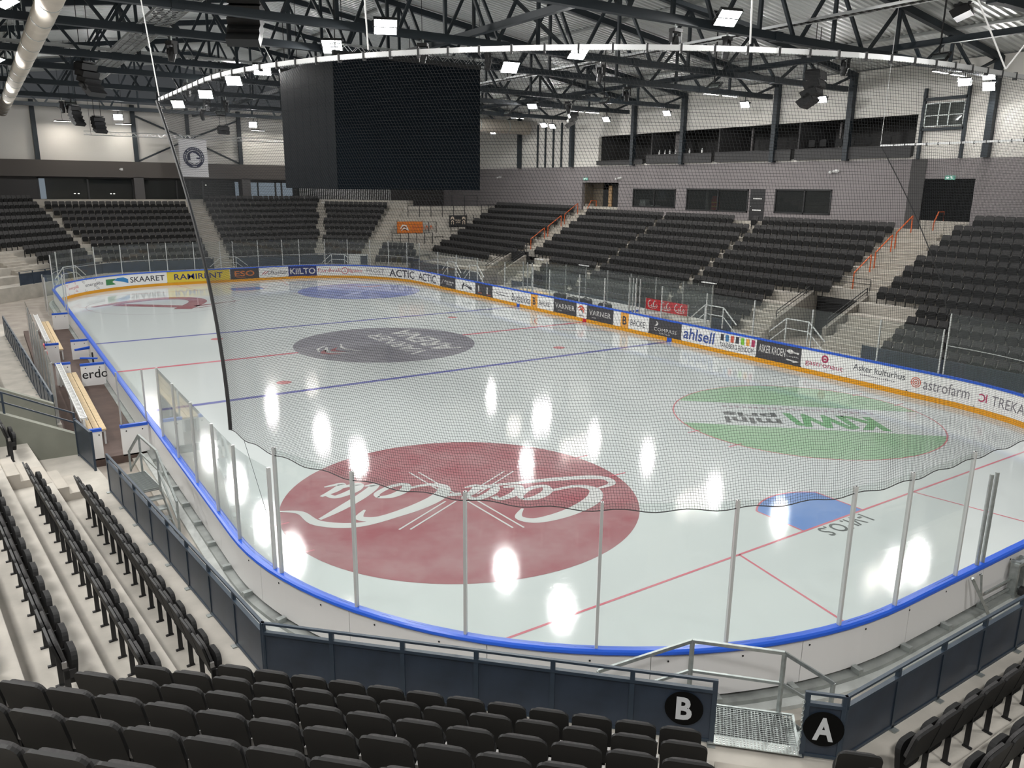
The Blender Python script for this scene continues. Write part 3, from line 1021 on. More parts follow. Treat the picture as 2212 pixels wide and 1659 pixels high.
# ---- barriers in front of the stands
me_foot = MB().box(-.05, .05, -.09, .05, 0, .015).mesh('foot_plate', M_GALV)


def barrier(label, a, b, nb, z0, name='barrier', rail=True, h=.76, panel_m=None, feet=True):
    a, b = V2(*a), V2(*b)
    d = (b - a).normalized(); n = V2(d.y, -d.x)
    L = (b - a).length
    t = thing(name, label, 'barrier', (a.x, a.y, z0), math.atan2(d.y, d.x))
    top = .9 if rail else h + .04
    me_post = MB().box(-.03, .03, -.025, .025, 0, top).mesh('post', M_FENCE)
    w = L / nb
    me_pan = MB().box(.03, w - .03, -.012, .012, .06, h - .03).mesh('panel', panel_m or M_FPAN)
    for i in range(nb + 1): link('post', me_post, t, (i * w, 0, 0))
    for i in range(nb): link('panel', me_pan, t, (i * w, 0, 0))
    MB().box(0, L, -.03, .03, h - .03, h + .015).build('panel_rail', M_FENCE, t)
    MB().box(0, L, -.025, .025, .03, .07).build('base_rail', M_FENCE, t)
    if rail: MB().box(-.03, L + .03, -.022, .022, .88, .91).build('handrail', M_FENCE, t)
    if feet:
        for i in range(nb + 1): link('foot_plate', me_foot, t, (i * w, 0, .001))
    return t


bB = barrier('dark blue steel barrier panel run bearing the round letter B sign', (-13.76, -25.99), (-9.5, -30.27), 6, 1.0)
bW = barrier('dark steel barrier along the bench-side stand beside the grating platform', (-14.60, -17.25), (-13.76, -25.99), 8, 1.0)
bS = barrier('dark steel barrier along the camera-end stand next to the letter A panel', (-8.42, -31.34), (9, -31.34), 16, 1.0)
bA = barrier('short dark steel panel bearing the round letter A sign at the steps', (-8.74, -31.03), (-8.44, -31.33), 1, 1.0, feet=False)
barrier('dark steel barrier behind the players benches', (-15.95, 5.5), (-15.2, -10.9), 16, 1.0)
barrier('dark steel gate leaf folded open beside the sloping concrete wall', (-14.93, -14.15), (-14.72, -15.55), 1, 1.0, name='gate', rail=False, h=.95, feet=False)
barrier('blue-grey panel barrier under the far end seats left of the stairs', (-9.6, 31.7), (-.7, 31.7), 8, .94, feet=False)
barrier('blue-grey panel barrier under the far end seats right of the stairs', (1.1, 31.7), (8.7, 31.7), 7, .94, feet=False)
barrier('blue-grey panel barrier under the far corner seats beside the standing terrace', (8.8, 31.65), (11.6, 28.85), 4, .94, feet=False)
barrier('blue-grey panel barrier under the corner seats beyond the players benches', (-14.5, 26.1), (-8.9, 31.65), 7, .94, feet=False)
barrier('blue-grey panel barrier below the seats beside the curtain aisle', (16.45, -15.6), (16.45, -30), 13, 0.0, h=.9, rail=False, feet=False)
barrier('blue-grey panel barrier below the seats behind the penalty boxes', (16.45, 13.2), (16.45, -7.9), 20, 0.0, h=.9, rail=False, feet=False)
barrier('blue-grey panel barrier below the seats next to the standing terrace', (16.75, 31), (16.75, 18.4), 12, .1, h=.9, rail=False, feet=False)


def sign_disc(parent, x, z, letter, y):
    r = .235
    mb = MB().prism(circle_pts(r, 40), 0, .008, lambda u, v, h: (x + u, y - h, z + v))
    d = mb.build('sign_disc', mat('sign_black', (.004, .004, .004), .7, spec=.1), parent)
    mb = MB()
    put_text(mb, letter, lambda u, v: (x + u, y - .0095, z + v), -.095 if letter == 'B' else -.12, .10 if letter == 'B' else .12, -.16, .16, bold=.035)
    mb.build('sign_letter', mat('sign_grey', (.62, .64, .66), .5), d)


# barriers face the seats on their local -y side
sign_disc(bB, 5.68, .47, 'B', -.026)
sign_disc(bA, .215, .44, 'A', -.026)
bA.children[0]

# ================================================================== SEATS
def outline_plate(poly, y0, y1, tilt, zc=0.0, yc=0.0):
    """upright plate: poly in (x, z), thickness y0..y1, leaning back by tilt about its foot"""
    def fn(u, v, h):
        return (u, yc + h * math.cos(tilt) + v * math.sin(tilt), zc + v * math.cos(tilt) - h * math.sin(tilt))
    return MB().prism(poly, y0, y1, fn)


TB = math.radians(14)
S_BACK = outline_plate(rounded(.462, .46, .07, .03), -.016, .012, TB, .40, -.115).mesh('backrest', M_SEAT)
S_PAD = outline_plate(rounded(.40, .38, .09, .05), -.05, -.016, TB, .45, -.115).mesh('back_pad', M_PAD)
S_PAN = outline_plate(rounded(.42, .38, .13, .07), -.035, .03, math.radians(-6), .24, -.19).mesh('seat_pan', M_PAN)
_m = MB(); _m.box(-.255, -.235, -.15, -.09, 0, .5); _m.box(-.265, -.225, -.16, -.05, 0, .02); _m.box(-.255, -.235, -.22, -.1, .36, .46)
S_SUP = _m.mesh('support', M_BLACK)
S_CLIP = MB().box(-.258, -.232, -.135, -.085, .50, .575).mesh('hinge_clip', M_CLIP)
_far = MB(); _far.v = []; _far.f = []

seat_list = []       # (distance, position, rotz, label, group)


def add_seats(n, z, pts, refs, row, blk, group):
    rz = math.atan2(n.y, n.x) - PI / 2
    for i, p in enumerate(pts):
        v = in_view((p.x, p.y, z + .7), .08)
        if v is None: continue
        if row is None: lab = refs(i)
        else: lab = 'black tip-up seat, %s from %s, %s row %s' % (ordinal(i), refs, ordinal(row), blk)
        seat_list.append((v[2], p, z, rz, lab, group))


# diagonal corner block behind barrier B, counted from the steps
B0 = V2(-13.65, -25.55)
for k in range(9):
    o = 1.33 + DEPTH * k           # from the line through B0
    nst = (12, 13, 13, 14, 15, 15, 16, 17, 18)[k]
    pts = [B0 + LD[1] * o + UD * (6.1 - .5 * (i + .5)) for i in range(nst)]
    add_seats(LD[1], zN(k), pts, 'the steps', k, 'behind letter B barrier', 'seats of the corner block behind barrier B')
    mit = 7.72 + .41 * (o - .39)
    pts = [B0 + LD[1] * o + UD * (7.5 + .5 * (i + .5)) for i in range(int((mit - 7.5) / .5))]
    add_seats(LD[1], zN(k), pts, 'the steps', k, 'behind letter A panel', 'seats behind the letter A panel')
# bench-side block, counted from its aisle
for k in range(6):
    o = .82 + DEPTH * k
    p0 = LW[0] + LW[1] * o
    end = -(.41 * o) + .3
    pts = []
    t = 8.0
    while t > end + .3:
        pts.append(p0 + UW * (t - .25)); t -= .5
    add_seats(LW[1], zN(k), pts, 'the side aisle', k, 'of the bench-side block', 'seats of the bench-side block')
    pts = [p0 + UW * (11.55 - .5 * i) for i in range(2)] if k in (1, 2, 3) else []
    add_seats(LW[1], zN(k), pts, 'the sloping wall', k, 'across the side aisle', 'seats beside the sloping concrete wall')
# camera-end block beyond letter A
for k in range(7):
    o = .85 + DEPTH * k
    x0 = -8.45 - .41 * o + .45
    add_seats(LS[1], zN(k), [V2(x0 + .5 * (i + .5), -31.32 - o) for i in range(24)], 'the corner', k, 'along the camera-end barrier', 'seats along the camera-end barrier')
# far end
for k in range(11):
    y = 32.7 + DEPTH * k; z = zF(k)
    xl = -8.55 - .356 * k
    nl = int((-.65 - xl) / .5); pts = [V2(-.65 - .5 * (i + .5), y) for i in range(nl)]
    if k < 10: add_seats(V2(0, 1), z, pts, 'the stairs', k, 'of the far end block by the white flag', 'seats of the far end')
    xr = 8.65 + .356 * k
    pts = [V2(1.05 + .5 * (i + .5), y) for i in range(int((xr - 1.05) / .5))]
    add_seats(V2(0, 1), z, pts, 'the stairs', k, 'of the far end block under the cube', 'seats of the far end')
    # corner beyond the benches
    n = V2(-1, 1).normalized(); u = V2(1, 1).normalized(); c = 29.3 + DEPTH * k
    end = (n * c).y; t1 = (y - n.y * c) / u.y - .35
    t0 = 12.0 if k < 4 else 5.0
    pts = []
    t = t1
    while t - .5 > t0: pts.append(n * c + u * (t - .25)); t -= .5
    add_seats(n, z, pts, 'the white treads', k, 'of the corner beyond the benches', 'seats of the corner beyond the benches')
    # corner beside the terrace
    c = 29.32 + DEPTH * k
    t1 = -((y - NEN.y * c) / .70711)
    pts = []
    t = -13.25
    while t - .5 > t1 + .2: pts.append(NEN * c + NEU * (t - .25)); t -= .5
    if k < 10: add_seats(NEN, z, pts, 'the terrace', k, 'of the corner under the cube', 'seats of the corner beside the terrace')
for k in range(3):
    pts = [NEN * (29.32 + DEPTH * k) + NEU * (-11.4 + .5 * i) for i in range(8 - k)]
    add_seats(NEN, zF(k), pts, 'the stairs', k, 'under the orange banner', 'seats below the standing terrace')
# penalty-box side
for i in range(-2, 9):
    x = 19.3 + DEPTH * i; z = 1.23 + .495 * i
    ya, yb = (16.5, -10.75) if i >= 2 else (13.3, -7.85)
    pts = []
    y = ya
    gaps = [7.4, -1.5]
    while y - .5 > yb:
        if gaps and y - .5 < gaps[0]:
            y = gaps.pop(0) - .16
        if i == 8 and .7 > y - .25 > -.9: y -= .5; continue
        pts.append(V2(x, y - .25)); y -= .5
    pts.reverse()
    add_seats(V2(1, 0), z, pts, 'the curtain aisle', i + 2, 'under the three wide windows', 'seats under the wide windows')
    y0 = {8: -13.9, 7: -13.8, 6: -13.7, 5: -13.55, 4: -13.5, 3: -13.5, 2: -13.3}.get(i, -15.9)
    add_seats(V2(1, 0), z, [V2(x, y0 - .5 * (q + .5)) for q in range(22)], 'the orange-railed aisle', i + 2, 'beside the black curtain', 'seats beside the black curtain')
    if i == 1: add_seats(V2(1, 0), z, [V2(x, -13.2 - .5 * q) for q in range(2)], 'the vomitory', None, '', '') if False else None
    if i >= 0:
        ya, yb = (31.1, 18.5) if i >= 2 else ((32.9, 18.4) if i == 1 else (32.9, 21.3))
        add_seats(V2(1, 0), z + .2, [V2(x + .3, yb + .5 * (q + .5)) for q in range(int((ya - yb) / .5))], 'the stairs', i + 2, 'of the block next to the terrace', 'seats next to the standing terrace')
add_seats(V2(1, 0), 1.23 + .495 * 9, [V2(19.3 + DEPTH * 9, -14.45 - .5 * (q + .5)) for q in range(14)], 'the orange-railed aisle', 11, 'beside the black curtain', 'seats beside the black curtain')

seat_list.sort(key=lambda s: s[0])
for d, p, z, rz, lab, grp in seat_list[:300]:
    t = thing('tip_up_seat', lab, 'seat', (p.x, p.y, z), rz, grp)
    link('backrest', S_BACK, t); link('back_pad', S_PAD, t); link('seat_pan', S_PAN, t); link('support', S_SUP, t); link('hinge_clip', S_CLIP, t)
# the remaining seats, further away: one object
fb = outline_plate(rounded(.455, .46, .07, .02, 2), -.04, .012, TB, .40, -.115)
fp = outline_plate(rounded(.42, .38, .08, .04, 1), -.035, .03, math.radians(-6), .24, -.19)
fs_ = MB(); fs_.box(-.255, -.235, -.16, -.09, 0, .45)
vs, fs, mi = [], [], []
for d, p, z, rz, lab, grp in seat_list[300:]:
    c, s = math.cos(rz), math.sin(rz)
    for src, m in ((fb, 0), (fp, 1), (fs_, 2)):
        n = len(vs)
        vs += [(p.x + x * c - y * s, p.y + x * s + y * c, z + w) for x, y, w in src.v]
        fs += [tuple(i + n for i in f) for f in src.f]
        mi += [m] * len(src.f)
me = bpy.data.meshes.new('distant_seats')
me.from_pydata(vs, [], fs)
for m in (M_PAD, M_PAN, M_BLACK): me.materials.append(m)
me.polygons.foreach_set('material_index', mi)
tag(link('distant_seats', me), 'rows of black tip-up seats filling the stands across the ice', 'seat', kind='stuff')

# ================================================================== WALLS, windows, doors
def wall_holes(name, ax, pos, th, a0, a1, z0, z1, holes, m):
    """wall plane ax = pos (thickness th outward) spanning a0..a1 x z0..z1 with rectangular openings, one connected mesh"""
    us = sorted({a0, a1, *[h[0] for h in holes], *[h[1] for h in holes]})
    zs = sorted({z0, z1, *[h[2] for h in holes], *[h[3] for h in holes]})
    us = [u for u in us if a0 <= u <= a1]; zs = [z for z in zs if z0 <= z <= z1]
    keep = lambda i, j: 0 <= i < len(us) - 1 and 0 <= j < len(zs) - 1 and not any(h[0] <= (us[i] + us[i + 1]) / 2 <= h[1] and h[2] <= (zs[j] + zs[j + 1]) / 2 <= h[3] for h in holes)
    idx, vs, fs = {}, [], []

    def vtx(i, j, b):
        k = (i, j, b)
        if k not in idx:
            idx[k] = len(vs)
            w = pos + th * b
            vs.append((w, us[i], zs[j]) if ax == 'x' else (us[i], w, zs[j]))
        return idx[k]
    for i in range(len(us) - 1):
        for j in range(len(zs) - 1):
            if not keep(i, j): continue
            for b in (0, 1): fs.append(tuple(vtx(i + p, j + q, b) for p, q in ((0, 0), (1, 0), (1, 1), (0, 1))))
            for (di, dj, e) in ((-1, 0, ((0, 0), (0, 1))), (1, 0, ((1, 0), (1, 1))), (0, -1, ((0, 0), (1, 0))), (0, 1, ((0, 1), (1, 1)))):
                if not keep(i + di, j + dj):
                    (p, q), (r, s) = e
                    fs.append((vtx(i + p, j + q, 0), vtx(i + r, j + s, 0), vtx(i + r, j + s, 1), vtx(i + p, j + q, 1)))
    return MB().add(vs, fs).build(name, m, kind='structure')


WX = 27.2
E_WIN = [(7.43, 12.12, 6.3, 7.7), (.62, 6.33, 6.2, 7.74), (-5.74, -1.56, 6.25, 7.78)]
wall_holes('wall_east', 'x', WX, .3, -44, 46, 0, 9.45, E_WIN + [(-.75, .46, 5.6, 7.76), (-14.1, -11.4, 5.5, 8.4), (13.9, 18.6, 5.3, 8.15)], M_WALLG)
wall_holes('wall_east_upper', 'x', WX + .02, .3, -44, 46, 9.45, 14.4, [(-10.55, 16.6, 9.6, 11.82)], M_WALLW)
NY = 43.2
wall_holes('wall_north', 'y', NY, .3, -27.5, 27.5, 0, 9.5, [(-11.8, -4.35, 6.0, 8.1), (-3.6, 5.0, 5.6, 8.05), (5.7, 12.6, 5.8, 7.95)], M_WALLD)
wall_holes('wall_north_upper', 'y', NY + .05, .3, -27.5, 27.5, 9.5, 14.4, [], M_WALLW)
MB().box(-27.6, -27.3, -48, 46, 0, 14.4).build('wall_west', M_WALLW, kind='structure')
MB().box(-28, 28, -48.3, -48, 0, 18).build('wall_south', M_WALLW, kind='structure')
MB().box(-27.3, 13.6, NY - .75, NY, 8.15, 9.5).build('fascia_wall', mat('fascia_brown', (.105, .092, .085), .8), kind='structure')
for x in (-4.0, 5.4): MB().box(x - .4, x + .4, NY - .75, NY - .1, 4.5, 8.2).build('pillar', mat('pillar_grey', (.11, .105, .105), .8), kind='structure')
# shallow dark rooms behind the openings
for nm, b in (('back_room_wall', (WX + .3, WX + 4.2, -6.2, 12.6, 5.4, 8.2)), ('back_room_wall', (WX + .3, WX + 4.5, -10.9, 17, 9.5, 12.0)), ('back_room_wall', (WX + .3, WX + 2.5, 13.6, 19, 5.2, 8.3)),
              ('back_room_wall', (-12.2, 13.0, NY + .4, NY + 6, 5.5, 8.4))):
    x0, x1, y0, y1, z0, z1 = b
    mb = MB()
    v = [(x, y, z) for x in (x0, x1) for y in (y0, y1) for z in (z0, z1)]
    if nm and y0 > 40: faces = [(0, 1, 3, 2), (4, 6, 7, 5), (2, 3, 7, 6), (0, 2, 6, 4), (1, 5, 7, 3)]
    else: faces = [(4, 6, 7, 5), (0, 4, 5, 1), (2, 3, 7, 6), (0, 2, 6, 4), (1, 5, 7, 3)]
    mb.add(v, faces)
    mb.build(nm, mat('room_grey', (.075, .073, .072), .8), kind='structure')


def window_e(i, y0, y1, z0, z1, mull):
    t = thing('window_%d' % i, None, None, kind='structure')
    f = .09
    MB().box(WX - .04, WX + .1, y0, y1, z0, z0 + f).build('window_frame', M_BLACK, t)
    MB().box(WX - .04, WX + .1, y0, y1, z1 - f, z1).build('window_frame', M_BLACK, t)
    for y in (y0, y1 - f, *[m - f / 2 for m in mull]): MB().box(WX - .04, WX + .1, y, y + f, z0, z1).build('window_frame', M_BLACK, t)
    ys = [y0] + list(mull) + [y1]
    for a, b in zip(ys, ys[1:]): MB().box(WX + .02, WX + .03, a + f / 2, b - f / 2, z0 + f, z1 - f).build('pane', M_WGLASS, t)


window_e(1, *E_WIN[0], [9.7]); window_e(2, *E_WIN[1], [3.3]); window_e(3, *E_WIN[2], [-3.8])
t = thing('door_1', None, None, kind='structure')
MB().box(WX - .02, WX + .06, -.75, .46, 5.6, 7.76).build('door_leaf', M_BLACK, t)
for z in (6.35, 7.1):
    for q in range(6): MB().box(WX - .03, WX - .015, -.5 + .12 * q, -.42 + .12 * q, z, z + .07).build('slot', emit('slot_light', (1, .98, .92), .8), t)
MB().box(WX - .07, WX - .02, .3, .36, 6.6, 6.64).build('handle', M_ALU, t)
# room contents
t = thing('life_vest', 'orange-red vest hanging inside the middle wide window', 'vest', (WX + 1.4, 4.75, 6.15))
MB().prism(rounded(.6, 1.1, .2, .1), -.12, .12, lambda u, v, h: (h, u, v)).build('body', mat('vest_red', srgb(190, 60, 40), .7), t)
MB().prism(rounded(.34, .34, .15, .08), -.1, .1, lambda u, v, h: (h, u, v + 1.1)).build('collar', M_BLACK, t)
for z in (.3, .6): MB().box(-.13, -.11, -.28, .28, z, z + .08).build('stripe', mat('vest_stripe', srgb(210, 180, 60), .6), t)
MB().box(WX + 1.2, WX + 1.35, 5.3, 5.55, 5.6, 8.2).build('room_partition', mat('partition_pale', (.3, .29, .28), .7), kind='structure')
for (y, h, l) in ((11.5, .55, 'stack of white boxes behind the first wide window'), (10.3, .16, 'small white box behind the first wide window')):
    t = thing('paper_box', l, 'box', (WX + .7, y, 6.3))
    MB().box(-.25, .25, -.35, .35, 0, h * .5).build('carton', M_WHITE, t); MB().box(-.22, .22, -.3, .3, h * .5 + .005, h).build('lid', M_WHITE, t)
t = thing('office_chair', 'dark office chair behind the first wide window', 'chair', (WX + .8, 8.1, 5.6))
MB().box(-.25, .25, -.25, .25, .85, .95).build('seat', M_DARK, t); MB().prism(rounded(.5, .6, .15, .05), -.04, .04, lambda u, v, h: (h + .28, u, v + .95)).build('backrest', M_DARK, t); MB().tube([(0, 0, 0), (0, 0, .85)], .05, 8).build('stem', M_BLACK, t)
# black curtain in the doorway
t = thing('door_curtain', 'pleated black curtain filling the doorway above the orange-railed aisle', 'curtain', (WX + .12, -12.75, 5.5))
NQ = 54
vs = []
for q in range(NQ + 1):
    y = -1.35 + 2.7 * q / NQ
    x = .07 * math.sin(q * 2.1) + .03 * math.sin(q * .9)
    vs += [(x, y, 0), (x, y, 2.95), (x + .02, y, 0), (x + .02, y, 2.95)]
mb = MB().add(vs, [f for q in range(NQ) for f in ((4 * q, 4 * q + 4, 4 * q + 5, 4 * q + 1), (4 * q + 2, 4 * q + 3, 4 * q + 7, 4 * q + 6))])
mb.build('cloth', mat('curtain_black', (.006, .0058, .006), .95, spec=.05), t, smooth=True)
MB().tube([(0, -1.4, 2.93), (0, 1.4, 2.93)], .03, 8).build('curtain_rod', M_BLACK, t)
# recess posts beside the curtain
MB().box(WX - .05, WX + .25, -11.4, -10.55, 5.5, 9.45).build('return_wall', M_WALLD, kind='structure')
# side doorway with timber lining
t = thing('door_2', None, None, kind='structure')
MB().box(WX + 1.2, WX + 1.3, 16.2, 17.2, 5.3, 7.6).build('door_leaf', M_DARK, t); MB().box(WX + .3, WX + 1.2, 18.5, 18.6, 5.3, 8.15).build('timber_lining', mat('timber_lining', (.13, .105, .075), .7, noise=.2, nscale=6), t)
MB().box(WX + 1.18, WX + 1.3, 17.2, 18.6, 5.3, 8.15).build('timber_panel', MATS['timber_lining'], t); MB().box(WX + .9, WX + 1.0, 14.2, 15.6, 5.3, 8.0).build('dark_curtain', M_DARK, t)
MB().box(WX + .85, WX + .95, 15.7, 16.1, 5.3, 7.9).build('timber_jamb', mat('jamb_tan', (.42, .27, .14), .6), t)
# balcony boxes: dark parapets, screens and glass partitions
for (y0, y1, nm) in ((11.0, 16.55, 0), (4.0, 10.6, 1), (-2.6, 3.7, 2), (-10.5, -2.9, 3)):
    t = thing('balcony_parapet', ('low dark parapet of the balcony box ' + ['next to the loudspeaker corner', 'with pale bottles on its counter', 'with grey partition inside', 'beside the steel window frame'][nm]), 'parapet', (WX - .15, (y0 + y1) / 2, 9.55))
    h = (y1 - y0) / 2
    MB().box(-.06, .06, -h, h, 0, .62 if nm else .3).build('panel', mat('parapet_dark', (.03, .029, .03), .6), t)
    MB().box(-.1, .22, -h, h, (.62 if nm else .3), (.66 if nm else .34)).build('counter', M_BLACK, t)
for y in (10.6, 3.85, -2.75): MB().box(WX + .3, WX + 4, y - .05, y + .05, 9.5, 11.82).build('box_partition', mat('partition_dark', (.05, .049, .05), .7), kind='structure')
for y, wv in ((8.9, .6), (1.9, .12), (-4.9, .12)):
    MB().box(WX + 1.4, WX + 1.5, y - wv / 2, y + wv / 2, 9.6, 11.8).build('screen_post_column', mat('partition_pale2', (.16, .15, .15), .7), kind='structure')
for i, (y, c) in enumerate(((9.3, 'first'), (8.7, 'second'), (8.2, 'third'), (7.6, 'fourth'), (6.2, 'fifth'), (5.0, 'sixth'))):
    t = thing('bottle', 'pale bottle on the balcony counter, %s from the loudspeaker corner' % c, 'bottle', (WX - .1, y, 10.21), group='bottles on the balcony counter')
    MB().tube([(0, 0, 0), (0, 0, .2)], .06, 8).build('body', M_WHITE, t); MB().tube([(0, 0, .2), (0, 0, .32)], .025, 8).build('neck', M_WHITE, t)
for i, y in enumerate((-3.6, -4.4, -5.5, -6.3, -7.4, -8.6)):
    t = thing('balcony_chair', 'dark chair in the last balcony box, %s from the partition' % ordinal(i), 'chair', (WX + .5, y, 9.6), group='chairs in the last balcony box')
    MB().prism(rounded(.45, .42, .1, .03), -.03, .03, lambda u, v, h: (h, u, v + .75)).build('backrest', M_DARK, t); MB().box(-.35, .02, -.22, .22, .42, .48).build('seat', M_DARK, t)
    MB().box(-.3, -.02, -.2, .2, .02, .42).build('frame', M_BLACK, t)
# steel window frame on the upper wall
t = thing('steel_window', 'grey steel frame with four panes on the upper wall above the curtain', 'window', (WX - .12, -12.05, 11.1))
for (y, w) in ((-1.05, .05), (-.25, .03), (.3, .03), (1.05, .05)): MB().box(-.03, .03, y - w, y + w, 0, 1.2).build('bar', M_GALV, t)
for z in (.0, .55, 1.17): MB().box(-.03, .03, -1.05, 1.05, z, z + .05).build('bar', M_GALV, t)
MB().box(.0, .012, -1.02, 1.02, .04, 1.17).build('pane', M_WGLASS, t)
for y in (-1.15, 1.15): MB().box(-.08, .1, y - .07, y + .07, -1.65, 2.0).build('post', M_STEEL, t)
MB().box(-.08, .1, -1.15, 1.15, 1.35, 1.5).build('lintel', M_STEEL, t); MB().box(-.08, .1, -1.15, 1.15, -.2, -.06).build('lintel', M_STEEL, t)
# far windows and doors
def window_n(i, x0, x1, z0, z1, mull, m):
    t = thing('window_%d' % i, None, None, kind='structure')
    for z in (z0, z1 - .1): MB().box(x0, x1, NY - .03, NY + .1, z, z + .1).build('window_frame', M_BLACK, t)
    for x in (x0 + .06, x1 - .06, *mull): MB().box(x - .07, x + .07, NY - .03, NY + .1, z0, z1).build('window_frame', mat('mullion', (.04, .04, .042), .6), t)
    xs = [x0] + list(mull) + [x1]
    for a, b in zip(xs, xs[1:]): MB().box(a + .07, b - .07, NY + .04, NY + .05, z0 + .1, z1 - .1).build('pane', m, t)


window_n(4, -11.8, -4.35, 6.0, 8.1, [-8.0], M_WGLASS)
window_n(5, -3.6, 5.0, 5.6, 8.05, [-.75, .45, 1.55], M_WGLASS)
window_n(6, 5.7, 12.6, 5.8, 7.95, [8.4, 9.0], M_WGLASS)
t = thing('lit_backdrop_wall', None, None, kind='structure')
for (a, b) in ((5.9, 8.1), (8.3, 11.8)): MB().box(a, b, NY + 5.2, NY + 5.3, 6.2, 7.9).build('lit_pane', emit('daylight_pane', (.62, .70, .82), .62), t)
MB().box(-11.75, -10.9, NY + 5.2, NY + 5.3, 6.2, 8.0).build('lit_pane', MATS['daylight_pane'], t)
for i, (x, z) in enumerate(((-8.9, 6.75), (-8.6, 6.75), (-6.0, 6.75), (-5.75, 6.75), (2.3, 7.6))):
    t = thing('pendant_lamp', 'small glowing ceiling spot inside the far lounge, %s from the stand corner' % ordinal(i), 'lamp', (x, NY + 2, z), group='spots inside the far lounge')
    MB().tube([(0, 0, -.06), (0, 0, .0)], .07, 8).build('bulb', emit('spot_bulb', (1, .95, .85), 4.0), t); MB().tube([(0, 0, 0), (0, 0, 1.3)], .012, 5).build('cord', M_BLACK, t)
# exit signs, cameras
def exit_sign(y, l, x=WX - .06, z=8.45):
    t = thing('exit_sign', l, 'exit sign', (x, y, z))
    MB().box(-.03, .03, -.26, .26, -.11, .11).build('case', emit('exit_green', (.25, .62, .48), .55), t)
    mb = MB(); polygon(mb, [(.02, -.05), (.1, .04), (.06, .09), (-.0, .06), (-.03, -.06)], lambda u, v: (-.0315, u - .12, v)); polygon(mb, [(-.08, -.03), (.0, -.03), (.0, -.07), (.09, .0), (.0, .07), (.0, .03), (-.08, .03)], lambda u, v: (-.0315, u + .12, v))
    mb.build('pictogram', emit('exit_white', (.9, 1, .95), .9), t)


exit_sign(18.1, 'green exit sign above the timber-lined doorway'); exit_sign(-12.8, 'green exit sign above the black curtain')


def wall_cam(x, y, z, l, ax='x'):
    t = thing('security_camera', l, 'camera', (x, y, z), 0 if ax == 'x' else -PI / 2)
    MB().box(-.06, .0, -.1, .1, -.1, .1).build('mount', M_WHITE, t); MB().tube([(-.06, -.2, 0), (-.1, .2, -.02)], .07, 8).build('housing', M_WHITE, t); MB().tube([(-.12, .3, -.06), (-.13, .42, -.06)], .09, 10).build('dome', M_WHITE, t)


wall_cam(WX, 13.7, 8.5, 'white camera unit on the grey wall between doorway and first window'); wall_cam(WX, -5.9, 8.85, 'white camera unit on the grey wall above the last wide window')
wall_cam(WX, 31.5, 8.66, 'white camera unit on the grey wall beside the video cube'); wall_cam(-5.3, NY - .76, 8.85, 'white camera pair on the dark fascia of the far wall', 'y')
# columns of the side and far walls
for y in (36, 28, 20, 12.2, 6.9, -1.2, -6.5, -14.5, -22.5): MB().box(WX - .35, WX - .02, y - .16, y + .16, 9.45 if y < 30 else 9.4, 14.3).build('column', M_STEEL, kind='structure')
for y in (25.2, 24.0, 22.8, 21.6): MB().box(WX - .12, WX - .01, y - .07, y + .07, 9.45, 13.2).build('column', M_STEEL, kind='structure')
for x in (-19, -11.5, -3.9, 5.2, 13, 20): MB().box(x - .17, x + .17, NY - .3, NY - .02, 8.4 if x in (-11.5, -3.9) else 9.4, 14.3).build('column', M_STEEL, kind='structure')
t = thing('cross_brace_beam', None, None, kind='structure')
for a, b in (((-3.7, 9.6), (.6, 11.6)), ((5.0, 9.6), (.6, 11.6)), ((-3.7, 13.4), (.6, 11.6)), ((5.0, 13.4), (.6, 11.6))): MB().bar((a[0], NY - .15, a[1]), (b[0], NY - .15, b[1]), .14).build('brace', M_STEEL, t)
MB().box(.45, .75, NY - .3, NY - .05, 9.5, 14.3).build('column', M_STEEL, kind='structure')

# ================================================================== ROOF
EAVE, PITCH = 14.15, .142
zroof = lambda x: EAVE + (27.4 - abs(x)) * PITCH
# corrugated deck: ribs run down the slope
vs, fs = [], []
prof = []
y = -48.0
while y < 46:
    for dy, dz in ((0, 0), (.14, 0), (.17, .07), (.31, .07)): prof.append((y + dy, dz))
    y += .34
for (y, dz) in prof:
    for x in (-27.6, 0, 27.6): vs.append((x, y, zroof(x) + .28 + dz))
for i in range(len(prof) - 1):
    for k in (0, 1): fs.append((3 * i + k, 3 * i + k + 1, 3 * i + k + 4, 3 * i + k + 3))
MB().add(vs, fs).build('ceiling', M_DECK, kind='structure')
MB().add([(-28, -48.5, 18.9), (28, -48.5, 18.9), (28, 47, 18.9), (-28, 47, 18.9)], [(0, 1, 2, 3)]).build('roof_slab', M_DECK, kind='structure')
# trusses across the hall
ZB = 13.4
XS = [-27, -22.5, -18, -13.5, -9, -4.5, 0, 4.5, 9, 13.5, 18, 22.5, 27]
parts = []
parts.append(('bottom_chord', MB().box(-26.4, 26.4, -.14, .14, ZB - .14, ZB + .14).mesh('bottom_chord', M_STEEL)))
for sg in (-1, 1): parts.append(('top_chord', MB().bar((sg * 27.2, 0, zroof(27.2)), (0, 0, zroof(0)), .26, .30).mesh('top_chord', M_STEEL)))
for x in XS[1:-1]: parts.append(('upright', MB().bar((x, 0, ZB), (x, 0, zroof(x)), .13).mesh('upright', M_STEEL)))
for i in range(len(XS) - 1):
    a, b = XS[i], XS[i + 1]
    mid = (a + b) / 2
    for (p, q) in ((a, mid), (b, mid)):
        pz = max(zroof(p), ZB + .1)
        parts.append(('diagonal', MB().bar((p * .995, 0, pz - .05), (mid + (.2 if q > p else -.2) * -1, 0, ZB + .05), .12).mesh('diagonal', M_STEEL)))
TY = [36, 28, 20, 12.2, 6.9, -1.2, -6.5, -14.5, -22.5, -30.5, -38]
